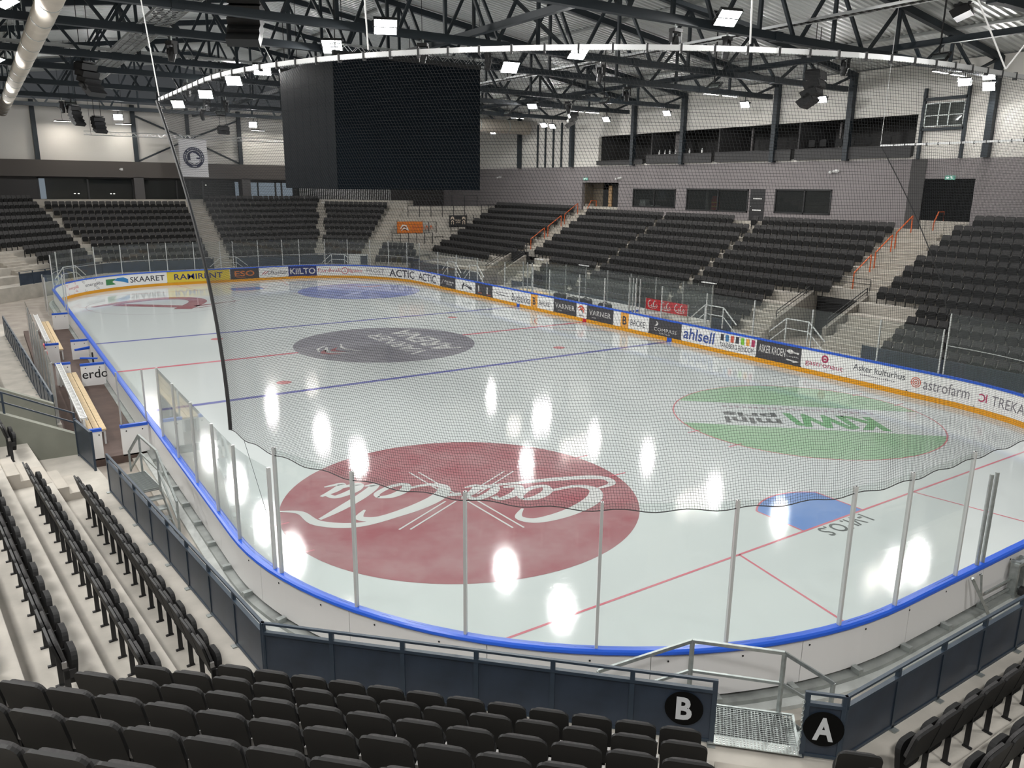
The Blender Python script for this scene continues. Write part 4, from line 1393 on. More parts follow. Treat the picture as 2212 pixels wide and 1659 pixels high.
for i, y in enumerate(TY):
    t = thing('truss_beam', None, None, (0, y, 0), kind='structure')
    for nm, me in parts: link(nm, me, t)
    for sx in (-20, -10, 10, 20): MB().box(sx - .2, sx + .2, -.17, .17, ZB - .17, ZB + .17).build('splice_plate', M_STEEL, t)
# longitudinal struts and purlins
for x, z in ((1.2, ZB + .3), (17.2, ZB + .25), (-17.2, ZB + .25)):
    MB().box(x - .12, x + .12, -30, 43, z - .12, z + .12).build('strut_beam', M_STEEL, kind='structure')
for x in (-22.5, -13.5, -4.5, 4.5, 13.5, 22.5):
    MB().box(x - .09, x + .09, -47, 43, zroof(x) + .14, zroof(x) + .27).build('purlin_beam', mat('purlin_pale', (.36, .37, .36), .6), kind='structure')
for y0, y1, x in ((-6.5, -1.2, 6), (-14.5, -6.5, 9), (6.9, 12.2, -9), (-1.2, 6.9, -9), (12.2, 20, 13)):
    MB().bar((x, y0, ZB + .2), (x, y1, zroof(x) - .1), .14).build('bracing_beam', M_STEEL, kind='structure')

# cable trays under the roof
def tray(label, x, z, y0, y1, w=.5):
    t = thing('cable_tray', label, 'cable tray', (x, y0, z))
    for s in (-1, 1): MB().box(s * w / 2 - .015, s * w / 2 + .015, 0, y1 - y0, -.05, .05).build('side_rail', M_ALU, t)
    mb = MB()
    for i in range(int((y1 - y0) / .32)): mb.box(-w / 2 + .015, w / 2 - .015, .1 + .32 * i, .13 + .32 * i, -.04, -.01)
    mb.build('rungs', M_ALU, t, kind='stuff')
    for i in range(3): MB().tube([(-w / 4 + w / 4 * i, 0, .0), (-w / 4 + w / 4 * i, y1 - y0, .0)], .03, 5).build('cable', M_BLACK, t)


tray('long cable tray nearest the side wall with the balcony boxes', 19.4, 14.0, -34, 40)
tray('long cable tray between the video cube and the balcony wall', 11.4, 14.05, -34, 40)
tray('wide galvanised ladder tray above the bench side', -9.6, 13.75, -12, 20, 1.1)
t = thing('cable_tray', 'cable tray running crosswise along a truss above the bench side', 'cable tray', (-26, 7.4, 13.75))
for s in (-1, 1): MB().box(0, 30, s * .2 - .015, s * .2 + .015, -.05, .05).build('side_rail', M_ALU, t)
mb = MB()
for i in range(90): mb.box(.1 + .33 * i, .13 + .33 * i, -.19, .19, -.04, -.01)
mb.build('rungs', M_ALU, t, kind='stuff')
# ducts
def duct(label, pts, r, name='air_duct'):
    t = thing(name, label, 'duct')
    MB().tube(pts, r, 20).build('pipe', M_FABRIC, t, smooth=True)
    a, b = Vector(pts[0]), Vector(pts[-1])
    d = (b - a).normalized()
    L = (b - a).length
    for i in range(int(L / 3)):
        p = a + d * (1 + 3 * i)
        MB().tube([p - d * .04, p + d * .04], r + .015, 20).build('band', M_GALV, t)
        if i % 2 == 0: MB().tube([p + Vector((0, 0, r)), (p.x, p.y, zroof(p.x) + .2)], .012, 4).build('hanger', M_GALV, t)


duct('long beige fabric air duct high above the players benches', [(-13.7, -14, 13.0), (-13.7, 40, 13.0)], .36)
duct('second beige fabric air duct further out above the bench-side stand', [(-16.6, -14, 13.3), (-16.6, 40, 13.3)], .4)
duct('pale round air duct ending at the far side wall', [(11, 25.6, 13.0), (26.3, 25.6, 12.9)], .58)

# ================================================================== VIDEO CUBE
cube = thing('video_cube', 'huge dark four-sided video screen cube hanging over centre ice', 'video screen', (0, 0, 7.55))
CA, CB, CH = 3.5, 3.4, 5.3
MB().box(-CA + .06, CA - .06, -CB + .06, CB - .06, .03, CH - .03).build('body', M_BLACK, cube)
for nm, rz, w, d in (('screen', 0, CA, CB), ('screen', PI, CA, CB), ('screen', PI / 2, CB, CA), ('screen', -PI / 2, CB, CA)):
    for i in range(7):
        for j in range(6):
            me = None
    scr = MB().box(-w, w, -.05, 0, 0, CH).build(nm, M_SCREEN, cube, (0, 0, 0), (0, 0, rz))
    scr.location = (Matrix.Rotation(rz, 3, 'Z') @ Vector((0, -d + .05, 0)))
    mp = MB().box(.01, 2 * w / 7 - .01, -.062, -.05, .01, CH / 6 - .01).mesh('led_module', M_SCREEN)
    for i in range(7):
        for j in range(6): link('led_module', mp, scr, (-w + 2 * w / 7 * i, 0, CH / 6 * j))
for x in (-CA + .2, CA - .2):
    for y in (-CB + .2, CB - .2):
        MB().tube([(x, y, CH), (x, y, CH + 2.8 + .0)], .02, 5).build('suspension_cable', M_BLACK, cube)
for y in (-CB, CB): MB().box(-CA, CA, y - .1, y + .1, CH, CH + .18).build('top_frame', M_BLACK, cube)


def lattice(name, label, a, b, w=.3):
    """square aluminium lighting truss from a to b (horizontal, along x)"""
    t = thing(name, label, 'lighting truss', a)
    L = b[0] - a[0]
    for y in (-w / 2, w / 2):
        for z in (-w / 2, w / 2): MB().tube([(0, y, z), (L, y, z)], .022, 6).build('chord', M_ALU, t)
    mb = MB()
    n = int(L / w)
    for i in range(n):
        x0, x1 = L * i / n, L * (i + 1) / n
        s = 1 if i % 2 else -1
        for y in (-w / 2, w / 2): mb.bar((x0, y, -s * w / 2), (x1, y, s * w / 2), .018)
    mb.build('lacing', M_ALU, t, kind='stuff')
    for x in (.5, L - .5): MB().tube([(x, 0, -w / 2), (x, 0, zroof(a[0] + x) + .3 - a[2])], .015, 5).build('hanger', M_BLACK, t)
    return t


lattice('lighting_truss', 'long aluminium lighting truss carrying the white flag before the far wall', (-8.4, 38, 11.55), (8.6, 38, 11.55))
lattice('lighting_truss', 'short aluminium truss above the front of the video cube', (-3.4, -3.0, 13.2), (4.2, -3.0, 13.2))
lattice('lighting_truss', 'short aluminium truss above the back of the video cube', (-3.4, 2.6, 13.2), (4.2, 2.6, 13.2))
# flag with ring emblem and a white bear
t = thing('hanging_flag', 'white hanging flag with a round navy bear emblem', 'flag', (-.2, 37.85, 8.25))
nx, nz = 8, 12
vs = [(-1.15 + 2.3 * i / nx, .05 * math.sin(j * .9) * (1 - j / nz), 3.15 * j / nz) for j in range(nz + 1) for i in range(nx + 1)]
vs += [(x, y + .012, z) for x, y, z in vs]
fs = [(j * (nx + 1) + i, j * (nx + 1) + i + 1, (j + 1) * (nx + 1) + i + 1, (j + 1) * (nx + 1) + i) for j in range(nz) for i in range(nx)]
off = (nx + 1) * (nz + 1)
fs += [tuple(k + off for k in reversed(f)) for f in fs]
fl = MB().add(vs, fs).build('cloth', mat('flag_white', (.66, .65, .66), .8), t)
C_NAVY = mat('flag_navy', srgb(24, 30, 62), .8)
FF = lambda d: (lambda u, v: (u, -.075 - d, 1.62 + v))
mb = MB(); ring(mb, (0, 0), .62, .86, FF(0)); ring(mb, (0, 0), 0.0, .56, FF(0)); mb.build('emblem', C_NAVY, fl)
mb = MB()
polygon(mb, [(-.5, -.22), (-.28, -.22), (-.3, .1), (-.3, .3), (-.1, .42), (.15, .36), (.32, .2), (.46, .08), (.44, .0), (.2, .02), (.2, -.12), (.5, -.14), (.4, -.38), (0, -.54), (-.4, -.38)], FF(.004))
for i, ch in enumerate('NORGES ISHOCKEYFORBUND'):
    if ch == ' ': continue
    a = math.radians(205 - 230 * i / 21)
    c, s = math.cos(a), math.sin(a)
    vs_, fs_t = text2d(ch, .02)
    mb.add([FF(.004)((.685 + .11 * v) * c + (u - .5) * .085 * s, (.685 + .11 * v) * s - (u - .5) * .085 * c) for u, v in vs_], fs_t)
put_text(mb, '1934', FF(.004), -.17, .17, -.8, -.68, bold=.02)
mb.build('emblem_whites', mat('flag_pale', (.62, .62, .64), .8), fl)
MB().tube([(-1.2, 0, 3.16), (1.2, 0, 3.16)], .03, 6).build('pole', M_ALU, t)

# ================================================================== FLOODLIGHTS
_hous = MB().box(-.34, .34, -.26, .26, -.01, .09).mesh('housing', M_BLACK)
_fin = MB().box(-.3, .3, -.2, .2, .09, .15).mesh('heat_sink', M_GALV)
_lens = MB().add([(-.31, .02, -.012), (-.31, .24, -.012), (.31, .24, -.012), (.31, .02, -.012)], [(0, 1, 2, 3)]).mesh('led_panel', M_LED)
_lens2 = MB().add([(-.31, -.24, -.012), (-.31, -.02, -.012), (.31, -.02, -.012), (.31, -.24, -.012)], [(0, 1, 2, 3)]).mesh('led_panel', M_LED)
_yk = MB(); _yk.box(-.375, -.35, -.03, .03, -.02, .2); _yk.box(.35, .375, -.03, .03, -.02, .2); _yk.box(-.375, .375, -.03, .03, .2, .225)
_yk = _yk.mesh('yoke', M_BLACK)


def flood(x, y, z, label, aim, scale=1.0):
    t = thing('floodlight', label, 'floodlight', (x, y, z), group='floodlights under the roof')
    d = (Vector(aim) - Vector((x, y, z))).normalized()
    q = d.to_track_quat('-Z', 'Y')
    e = q.to_euler()
    for nm, me in (('housing', _hous), ('heat_sink', _fin), ('led_panel', _lens), ('led_panel', _lens2), ('yoke', _yk)):
        o = link(nm, me, t)
        o.rotation_euler = e
        o.scale = (scale,) * 3
    # arm from the yoke to the nearest truss chord, else a drop rod from the deck
    a = -d * (.21 * scale)
    ty = min(TY, key=lambda w: abs(w - y))
    if abs(ty - y) < 1.2: b = Vector((0, ty + max(-.14, min(.14, y - ty)) - y, max(ZB - .14, min(ZB + .14, z)) - z))
    else: b = Vector((a.x, a.y, zroof(x) + .33 - z))
    MB().bar(a, b, .05).build('arm', M_BLACK, t)


W_L = [(-2.9, -7.2, 13.4), (-2.9, -1.9, 13.4), (-3.47, 6.2, 13.3), (-3.49, 11.5, 13.3), (-3.2, 19.3, 13.25), (-3.27, 27.3, 13.25), (-3.0, -15.2, 13.3), (-3.0, -23.2, 13.3)]
for i, (x, y, z) in enumerate(W_L): flood(x, y, z, 'bright floodlight over the bench half, %s truss from the far wall' % ordinal((TY.index(min(TY, key=lambda q: abs(q - y - .5))))), (-7.5 - 2 * (i % 2), y - 11.0, 0), 1.3)
E_L = [(6.49, -15.2, 13.55), (6.15, -7.2, 13.35), (6.13, -1.9, 13.35), (6.2, 6.2, 13.3), (6.2, 11.5, 13.3), (6.2, 19.3, 13.25), (6.2, 27.3, 13.25), (6.3, -23.2, 13.3)]
for i, (x, y, z) in enumerate(E_L): flood(x, y, z, 'bright floodlight over the penalty-box half, %s truss from the far wall' % ordinal((TY.index(min(TY, key=lambda q: abs(q - y - .5))))), (3.5 + 2 * (i % 2), y - 11.0, 0), 1.3)
flood(16.9, 11.55, 13.2, 'single bright floodlight between the cube and the loudspeaker corner', (10, 6, 0))
for i, (x, y, z, nm) in enumerate(((24.0, -14.5, 12.85, 'beside the double lamp'), (26.2, -14.5, 13.3, 'upper of the double lamp'), (26.35, -14.5, 12.8, 'lower of the double lamp'), (24.2, -6.5, 12.7, 'under the big loudspeaker'), (24.0, -1.2, 12.8, 'above the steel partition box'),
                                   (25.3, 6.9, 12.9, 'above the bottle counter box'), (24.2, 12.2, 12.75, 'above the first balcony box'), (24.0, 20, 12.75, 'first of the pair at the round duct'), (24.9, 20, 12.7, 'second of the pair at the round duct'), (24.0, 28, 12.6, 'lonely by the far corner'))):
    flood(x, y, z, 'tilted floodlight along the balcony wall, ' + nm, (12, y - 4, 0), .85)
for i, (x, y, z) in enumerate(((-14.8, 6.6, 12.75), (-14.8, 27.6, 12.3), (-14.8, -6.8, 12.8), (-14.8, -14.9, 12.8), (-14.8, 19.6, 12.6), (-14.8, -22.9, 12.8))): flood(x, y, z, 'floodlight under the fabric duct on the %s truss from the far wall' % ordinal((TY.index(min(TY, key=lambda q: abs(q - y - .5))))), (-9, y - 3, 0))
for i, (x, z) in enumerate(((-6.0, 12.78), (4.65, 12.72))): flood(x, 36.45, z, 'floodlight near the far wall, %s from the corner column' % ordinal(i), (x - 3, 20, 2))
for i, (x, y, nm) in enumerate(((-19, -38.7, 'bench side'), (-9, -38.7, 'second from the bench side'), (1, -38.7, 'third from the bench side'), (-19, -31.2, 'bench side on the nearer truss'))):  # unseen extra lamps, added to brighten the outer boards and barrier B
    flood(x, y, 12.9, 'added floodlight above the camera-end stand, ' + nm, (x * .6, -29, .5), 1.3)
for i, (y, nm) in enumerate(((-17, 'over the curtain aisle'), (-5, 'over the last wide window'), (4, 'over the middle wide window'), (15, 'over the far doorway'), (23.5, 'over the terrace edge'))):  # added fill lamps that lift the seats and wall on this side
    flood(17.2, y, 13.0, 'added floodlight washing the window-side stand, ' + nm, (25, y, 4.5))
for i, (x, nm) in enumerate(((-10, 'corner beyond the benches'), (0, 'white flag stairs'), (10, 'corner under the cube'))):  # added to throw more light on the far seats
    flood(x, 28.7, 12.9, 'added floodlight washing the far stand, ' + nm, (x, 41, 5))
for i, (x, y, z, nm) in enumerate(((-21, -14.9, 12.9, 'fourth from the far wall'), (-21, -22.9, 12.9, 'next to the camera'), (-21, -6.9, 12.9, 'third from the far wall'), (-21, 6.5, 12.9, 'second from the far wall'), (-21, 19.6, 12.9, 'first from the far wall'))):
    flood(x, y, z, 'floodlight above the bench-side stand, ' + nm, (-16, y - 2, 1.5), 1.35)
# lamps above the camera's stand and the far wall (slim line fittings)
_tube = MB().add([(-.6, -.06, -.03), (-.6, .06, -.03), (.6, .06, -.03), (.6, -.06, -.03)], [(0, 1, 2, 3)]).mesh('diffuser', emit('line_led', (1, .95, .86), 120.0))
_tc = MB().box(-.62, .62, -.08, .08, -.028, .06).mesh('channel', M_BLACK)
LINES = [(22.3, -14.2, 13.2), (23.9, -14.2, 13.2), (21.2, -1.0, 13.25), (22.8, -1.0, 13.25), (21.5, 12.4, 13.2), (23, 12.4, 13.2), (21.5, 20.2, 13.2), (-9.5, 41.6, 12.6), (-4.9, 41.6, 12.6), (6.6, 41.6, 12.6), (10.5, 41.6, 12.6), (-20, -12, 13.2), (-20, -4, 13.2), (-20, 8, 13.2)]
LN = ['over the curtain aisle, by the rail', 'over the curtain aisle, by the wall', 'over the middle window seats, by the cube side', 'over the middle window seats, by the wall', 'over the first window seats, by the cube side', 'over the first window seats, by the wall', 'by the timber-lined doorway',
      'at the far wall corner column', 'at the far wall beside the braces', 'at the far wall behind the cube edge', 'at the far wall hidden by the cube', 'over the bench-side stand near the camera', 'over the middle of the bench-side stand', 'over the far part of the bench-side stand']
for (x, y, z), l in zip(LINES, LN):
    t = thing('line_lamp', 'slim glowing line lamp ' + l, 'lamp', (x, y, z), 0, 'slim line lamps under the roof')
    link('diffuser', _tube, t); link('channel', _tc, t); MB().tube([(0, 0, .06), (0, 0, zroof(x) + .36 - z)], .012, 4).build('hanger', M_BLACK, t)

# ================================================================== LOUDSPEAKERS and stage lamps
def line_array(label, x, y, z, rz, n, s):
    t = thing('line_array_speaker', label, 'loudspeaker', (x, y, z), rz)
    a = math.radians(8); px, pz = 0.0, 0.0
    for i in range(n):
        M = Matrix.Translation((0, px, pz)) @ Matrix.Rotation(-a, 4, 'X')
        mb = MB(); mb.add([M @ Vector(p) for p in ((-.5 * s, .3 * s, 0), (.5 * s, .3 * s, 0), (.5 * s, -.3 * s, 0), (-.5 * s, -.3 * s, 0), (-.5 * s, .26 * s, -.3 * s), (.5 * s, .26 * s, -.3 * s), (.5 * s, -.3 * s, -.33 * s), (-.5 * s, -.3 * s, -.33 * s))],
               [(0, 1, 2, 3), (7, 6, 5, 4), (0, 4, 5, 1), (1, 5, 6, 2), (2, 6, 7, 3), (3, 7, 4, 0)])
        c = mb.build('cabinet', M_BLACK, t)
        mb = MB(); mb.add([M @ Vector(p) for p in ((-.46 * s, -.302 * s, -.02 * s), (.46 * s, -.302 * s, -.02 * s), (.46 * s, -.302 * s, -.3 * s), (-.46 * s, -.302 * s, -.3 * s), (-.46 * s, -.32 * s, -.02 * s), (.46 * s, -.32 * s, -.02 * s), (.46 * s, -.32 * s, -.3 * s), (-.46 * s, -.32 * s, -.3 * s))],
               [(4, 7, 6, 5), (0, 4, 5, 1), (1, 5, 6, 2), (2, 6, 7, 3), (3, 7, 4, 0)])
        mb.build('grille', mat('speaker_grille', (.02, .02, .021), .7), c)
        px += .33 * s * math.sin(a) * -1 * -1; pz -= .335 * s * math.cos(a)
        a += math.radians(9)
    MB().box(-.4 * s, .4 * s, -.25 * s, .25 * s, .02, .1).build('flying_frame', M_BLACK, t)
    for sx in (-.3, .3): MB().tube([(sx * s, 0, .1), (sx * s, 0, zroof(x) + .34 - z)], .02, 5).build('chain', M_BLACK, t)


line_array('largest hanging loudspeaker column, in front of the video cube', -6.6, -2.4, 14.9, math.radians(150), 5, 1.25)
line_array('hanging loudspeaker column above the players benches', -10.7, 12.0, 13.6, math.radians(215), 5, 1.0)
line_array('hanging loudspeaker column before the far corner, outer of two', -9.9, 28, 12.75, math.radians(215), 5, .8)
line_array('hanging loudspeaker column before the far corner, inner of two', -8.5, 28, 12.1, math.radians(205), 4, .8)
line_array('hanging loudspeaker column by the balcony wall, above the seats', 19.2, -9.6, 13.4, math.radians(20), 4, 1.25)
line_array('hanging loudspeaker column by the round air duct', 23.2, 15, 13.7, math.radians(60), 4, 1.1)
line_array('small hanging loudspeaker beside the white flag', 2.0, 36, 12.4, math.radians(180), 2, .9)
line_array('hanging loudspeaker column cut by the top of the picture over the balcony side', 20.3, -16, 16.2, math.radians(20), 3, 1.2)


def stage_lamp(i, x, y, z):
    t = thing('stage_lamp', 'black moving-head stage lamp, %s along the roof from the camera' % ordinal(i), 'stage lamp', (x, y, z), .4 * i, 'black stage lamps under the trusses')
    MB().box(-.2, .2, -.14, .14, .0, .12).build('base', M_BLACK, t)
    for s in (-1, 1): MB().box(s * .2 - .03, s * .2 + .03, -.08, .08, -.35, .0).build('yoke_arm', M_BLACK, t)
    MB().tube([(0, -.05, -.12), (0, 0, -.3), (.02, .05, -.62)], [.13, .16, .12], 10).build('head', M_BLACK, t)
    MB().box(-.03, .03, -.03, .03, .12, .35).build('clamp', M_GALV, t)


for i, (x, y, z) in enumerate(((4.7, -14.5, 13.0), (7.3, -14.5, 13.0), (2.0, -6.5, 13.0), (14.5, -14.5, 13.0), (8, -6.5, 13.0), (-9.2, -1.2, 12.95), (-1.0, -6.5, 13), (14.3, -1.2, 13), (-5.8, 12.2, 12.95), (-3.0, 20, 12.9), (-1.8, 20, 12.9), (-10.6, 28, 12.9), (-1.5, 28, 12.9), (16.5, 6.9, 13))): stage_lamp(i, x, y, z)

# ================================================================== PLAYERS BENCHES
MB().box(-15.1, -12.97, -12.25, 11.3, .0, .24).build('bench_floor', M_RUB, kind='structure')


def capped_wall(label, x0, x1, y, h=1.06, text=None, cap=M_BLUE):
    t = thing('bench_divider', label, 'divider', ((x0 + x1) / 2, y, .2))
    w = (x1 - x0) / 2
    MB().box(-w, w, -.05, .05, .0, h - .24).build('panel', M_BOARD, t)
    MB().box(-w - .01, w + .01, -.06, .06, h - .24, h - .16).build('cap', cap, t)
    for sx in (-1, 1): MB().prism(circle_pts(.02, 8), 0, .006, lambda u, v, hh: (sx * w * .6 + u, -.05 - hh, h - .34 + v)).build('bolt', M_BLACK, t)
    if text:
        mb = MB(); put_text(mb, text, lambda u, v: (u, -.052, v), -w + .03, w + .1, .32, .66, bold=.008); mb.build('lettering', M_BLACK, t)


capped_wall('white divider with blue cap closing the players bench nearest the camera, rink side', -13.72, -13.02, -12.2)
capped_wall('narrow white divider with door latch at the wooden bench end', -14.55, -14.2, -12.2)
capped_wall('white divider with blue cap and the letters erdo', -13.82, -13.02, -3.0, text='erdo')
capped_wall('white divider with blue cap between the benches, second from the camera', -13.66, -13.02, 2.4)
capped_wall('low white divider at the second wooden bench', -14.75, -14.15, 2.0)
capped_wall('white divider with blue cap closing the far players bench', -13.76, -13.05, 10.9)
capped_wall('white divider beside the wooden bench at the middle passage', -14.6, -14.1, -2.4)
t = thing('bench_gate', 'open gate with blue rails and latch at the middle passage', 'gate', (-13.1, -2.2, .2))
for p, q in (((-.05, .0, .9), (-.6, .35, .9)), ((-.05, 2.6, .9), (-.6, 2.2, .9)), ((-.05, 2.6, .84), (-.6, 2.45, .84))): MB().bar(p, q, .07, .06).build('rail', M_BLUE, t)
MB().box(-.1, -.04, 1.4, 1.46, .3, .88).build('latch_post', M_BLACK, t)
for i, (y0, y1, l) in enumerate(((-11.0, -2.6, 'long slatted pine players bench nearest the camera'), (2.5, 10.8, 'long slatted pine players bench further away'))):
    t = thing('players_bench', l, 'bench', (-14.2, (y0 + y1) / 2, .24))
    h = (y1 - y0) / 2
    for x in (-.17, 0, .17): MB().box(x - .075, x + .075, -h, h, .44, .485).build('plank', M_WOOD, t)
    for k in range(5):
        y = -h + .1 + (2 * h - .2) * k / 4
        MB().box(-.22, .22, y - .03, y + .03, .38, .44).build('bearer', M_WHITE, t)
        for x in (-.2, .2): MB().box(x - .025, x + .025, y - .025, y + .025, 0, .38).build('leg', M_WHITE, t)
    t = thing('bottle_rack', ('white slotted bottle rack behind the bench nearest the camera', 'white slotted bottle rack behind the further bench')[i], 'rack', (-14.5, (y0 + y1) / 2, .24))
    for x in (-.08, .08): MB().box(x - .015, x + .015, -h, h, .8, .9).build('side_strip', M_WHITE, t)
    n = int(2 * h / .17)
    me = MB().box(-.08, .08, -.045, .045, .85, .88).mesh('slat', M_WHITE)
    for k in range(n): link('slat', me, t, (0, -h + .1 + .17 * k, 0))
    for y in (-h + .05, 0, h - .05): MB().box(-.03, .03, y - .03, y + .03, 0, .84).build('leg', M_WHITE, t)
# red cloth on the middle glass screen
t = thing('glass_screen', 'clear glass screen behind the players benches', 'glass screen')
for i in range(7):
    y = -10.6 + 2.0 * i
    MB().box(-15.12, -15.10, y + .03, y + 1.97, 1.05, 2.75).build('pane', M_GLASS, t)
    MB().box(-15.14, -15.08, y - .02, y + .02, .24, 2.75).build('post', M_ALU, t)
t = thing('glass_screen', 'clear glass screen standing on the bench divider nearest the camera', 'glass screen')
MB().box(-13.65, -13.05, -12.21, -12.19, 1.11, 2.6).build('pane', M_GLASS, t)
for x in (-13.68, -13.02): MB().box(x - .02, x + .02, -12.23, -12.17, 1.11, 2.62).build('post', M_ALU, t)
t = thing('glass_screen', 'clear glass screen closing the far end of the players benches', 'glass screen')
for y in (10.9, 12.4):
    MB().box(-13.9, -13.0, y - .01, y + .01, 1.11, 2.95).build('pane', M_GLASS, t)
for x in (-13.9, -13.0):
    for y in (10.9, 12.4): MB().box(x - .025, x + .025, y - .03, y + .03, 1.0, 2.97).build('post', M_ALU, t)
MB().box(-13.91, -13.89, 10.93, 12.37, 1.11, 2.95).build('pane', M_GLASS, t)
t = thing('red_towel', 'red cloth draped over the rail behind the further bench', 'cloth', (-14.75, .6, .9))
MB().prism(rounded(.5, .45, .12, .05), -.03, .03, lambda u, v, h: (h, u, v)).build('fold', M_RED, t); MB().prism(rounded(.35, .3, .1, .05), -.02, .02, lambda u, v, h: (h + .06, u - .3, v - .1)).build('hem', M_RED, t)

# ---- sloping concrete side wall with its railing
t = thing('sloping_wall', None, None, kind='structure')
MB().prism([(-14.86, 0), (-14.86, 1.5), (-22.4, 5.35), (-22.4, 0)], -.12, .12, lambda u, v, h: (u, -13.9 + h, v)).build('wall_body', M_CONC2, t)
r = thing('wall_railing', 'black two-bar railing on top of the sloping concrete wall', 'railing', (-14.9, -13.9, 1.52))
sl = (5.35 - 1.5) / 7.54
for k in range(6): MB().box(-1.45 * k - .05, -1.45 * k - .0, -.025, .025, 1.45 * k * sl, 1.45 * k * sl + .55).build('post', M_FENCE, r)
for z in (.28, .53): MB().bar((0, 0, z), (-7.3, 0, z + 7.3 * sl), .035).build('bar', M_FENCE, r)
MB().prism([(-15.2, 0), (-15.2, 1.7), (-22.4, 5.35), (-22.4, 0)], -.12, .12, lambda u, v, h: (u, -11.1 + h, v)).build('inner_wall', M_CONC2, kind='structure')


# ---- galvanised stair platforms
def steel_stairs(label, org, rz, plat_l, plat_w, n_tr, z_top, both=False):
    """platform whose long side is local x; treads go down along +x (and -x)"""
    t = thing('steel_platform', label, 'platform', (org[0], org[1], 0), rz)
    z = z_top
    MB().box(0, plat_l, 0, plat_w, z - .05, z - .035).build('platform_pan', mat('grating_dark', (.15, .155, .15), .6), t)
    me = MB().box(-.006, .006, .0, plat_w, -.035, 0).mesh('grating_bar', M_GALV)
    for i in range(int(plat_l / .07)): link('grating_bar', me, t, (.03 + .07 * i, 0, z))
    for y in (0, plat_w): MB().box(0, plat_l, y - .015, y + .015, z - .1, z + .005).build('edge_frame', M_GALV, t)
    for sgn in ((1, -1) if both else (1,)):
        x0 = plat_l if sgn > 0 else 0
        for i in range(n_tr):
            MB().box(min(x0 + sgn * .24 * i, x0 + sgn * (.24 * i + .25)), max(x0 + sgn * .24 * i, x0 + sgn * (.24 * i + .25)), .03, plat_w - .03, z - .17 * (i + 1) - .03, z - .17 * (i + 1)).build('tread', M_GALV, t)
        for y in (.01, plat_w - .01): MB().bar((x0, y, z - .06), (x0 + sgn * .24 * n_tr, y, z - .17 * n_tr - .1), .02, .14).build('stringer', M_GALV, t)
    return t


def handrail(label, pts, zs, mid=.45, m=M_GALV, w=.045, posts=None, name='handrail', base=None):
    """rail through 3-D points; posts down to base heights"""
    t = thing(name, label, 'handrail')
    for i, (a, b) in enumerate(zip(pts, pts[1:])):
        MB().bar(a, b, w).build('top_rail', m, t)
        if mid:
            a2 = (a[0], a[1], a[2] - mid); b2 = (b[0], b[1], b[2] - mid)
            MB().bar(a2, b2, w * .8).build('mid_rail', m, t)
    for i in (posts if posts is not None else range(len(pts))):
        p = pts[i]
        MB().bar((p[0], p[1], p[2]), (p[0], p[1], zs[i]), w).build('post', m, t)
    return t


angw = math.atan2(-UW.y, -UW.x)
steel_stairs('galvanised grating platform with steps down to the rink beside the bench-side barrier', (-14.18, -16.2), angw, 1.35, .45, 5, 1.0)
handrail('galvanised handrail on the grating platform beside the players bench', [(-13.98, -15.75, 1.4), (-13.80, -16.3, 1.95), (-13.66, -17.75, 1.95), (-13.55, -19.0, 1.15)], [.9, 1.0, 1.0, .1])
ang = math.atan2(UD.y, UD.x)
pp = V2(-9.1, -29.55) - UD * .15
o2 = pp + LD[1] * .72
steel_stairs('galvanised grating platform at the gap between letters B and A', (o2.x, o2.y), ang, 1.35, .72, 4, .98, both=True)
handrail('galvanised handrail around the grating platform between letters B and A', [(-9.95, -28.62, 1.25), (-9.1, -29.5, 1.9), (-8.3, -30.35, 1.9), (-7.72, -30.72, 1.45)], [.2, .98, .98, .35])
# mesh infill and perforated tread at the gap
t = thing('wire_infill', 'galvanised wire mesh infill under the platform edge between letters B and A', 'wire mesh')
a, b = V2(-9.46, -30.2), V2(-8.72, -30.98)
a3, b3 = V2(-8.95, -29.75), V2(-8.2, -30.5)
mb = MB()
for i in range(25):
    p, q = a.lerp(b, i / 24), a3.lerp(b3, i / 24)
    mb.bar((p.x, p.y, 1.02), (q.x, q.y, 1.02), .007)
for i in range(19):
    p, q = a.lerp(a3, i / 18), b.lerp(b3, i / 18)
    mb.bar((p.x, p.y, 1.024), (q.x, q.y, 1.024), .007)
mb.build('wires', M_GALV, t, kind='stuff')
for p, q in ((a, b), (a3, b3), (a, a3), (b, b3)): MB().bar((p.x, p.y, 1.02), (q.x, q.y, 1.02), .03).build('border', M_GALV, t)
t = thing('perforated_tread', 'perforated bright metal tread at the top of the gap between letters B and A', 'tread')
mid = (a + b) / 2
M4 = Matrix.Translation((mid.x, mid.y, 1.035)) @ Matrix.Rotation(ang, 4, 'Z')
MB().box(-.56, .56, -.12, .05, 0, .012, M4).build('plate', M_GALV, t)
mb = MB()
for i in range(26):
    for j in range(4): mb.box(-.54 + .042 * i, -.52 + .042 * i, -.11 + .038 * j, -.09 + .038 * j, .012, .018, M4)
mb.build('studs', mat('bright_steel', (.75, .75, .72), .25, metal=.9), t, kind='stuff')
# chain beside letter A
t = thing('barrier_chain', 'thin steel chain hanging on the letter A panel', 'chain')
for i in range(16):
    z = 1.78 - .047 * i
    M5 = Matrix.Translation((-8.79, -31.02, z)) @ Matrix.Rotation(ang + (PI / 2 if i % 2 else 0), 4, 'Z')
    pts = [M5 @ Vector((.014 * math.cos(q), 0, .028 * math.sin(q))) for q in [2 * PI * k / 8 for k in range(8)]]
    MB().tube(pts, .005, 4, closed=True).build('chain_link', M_GALV, t)

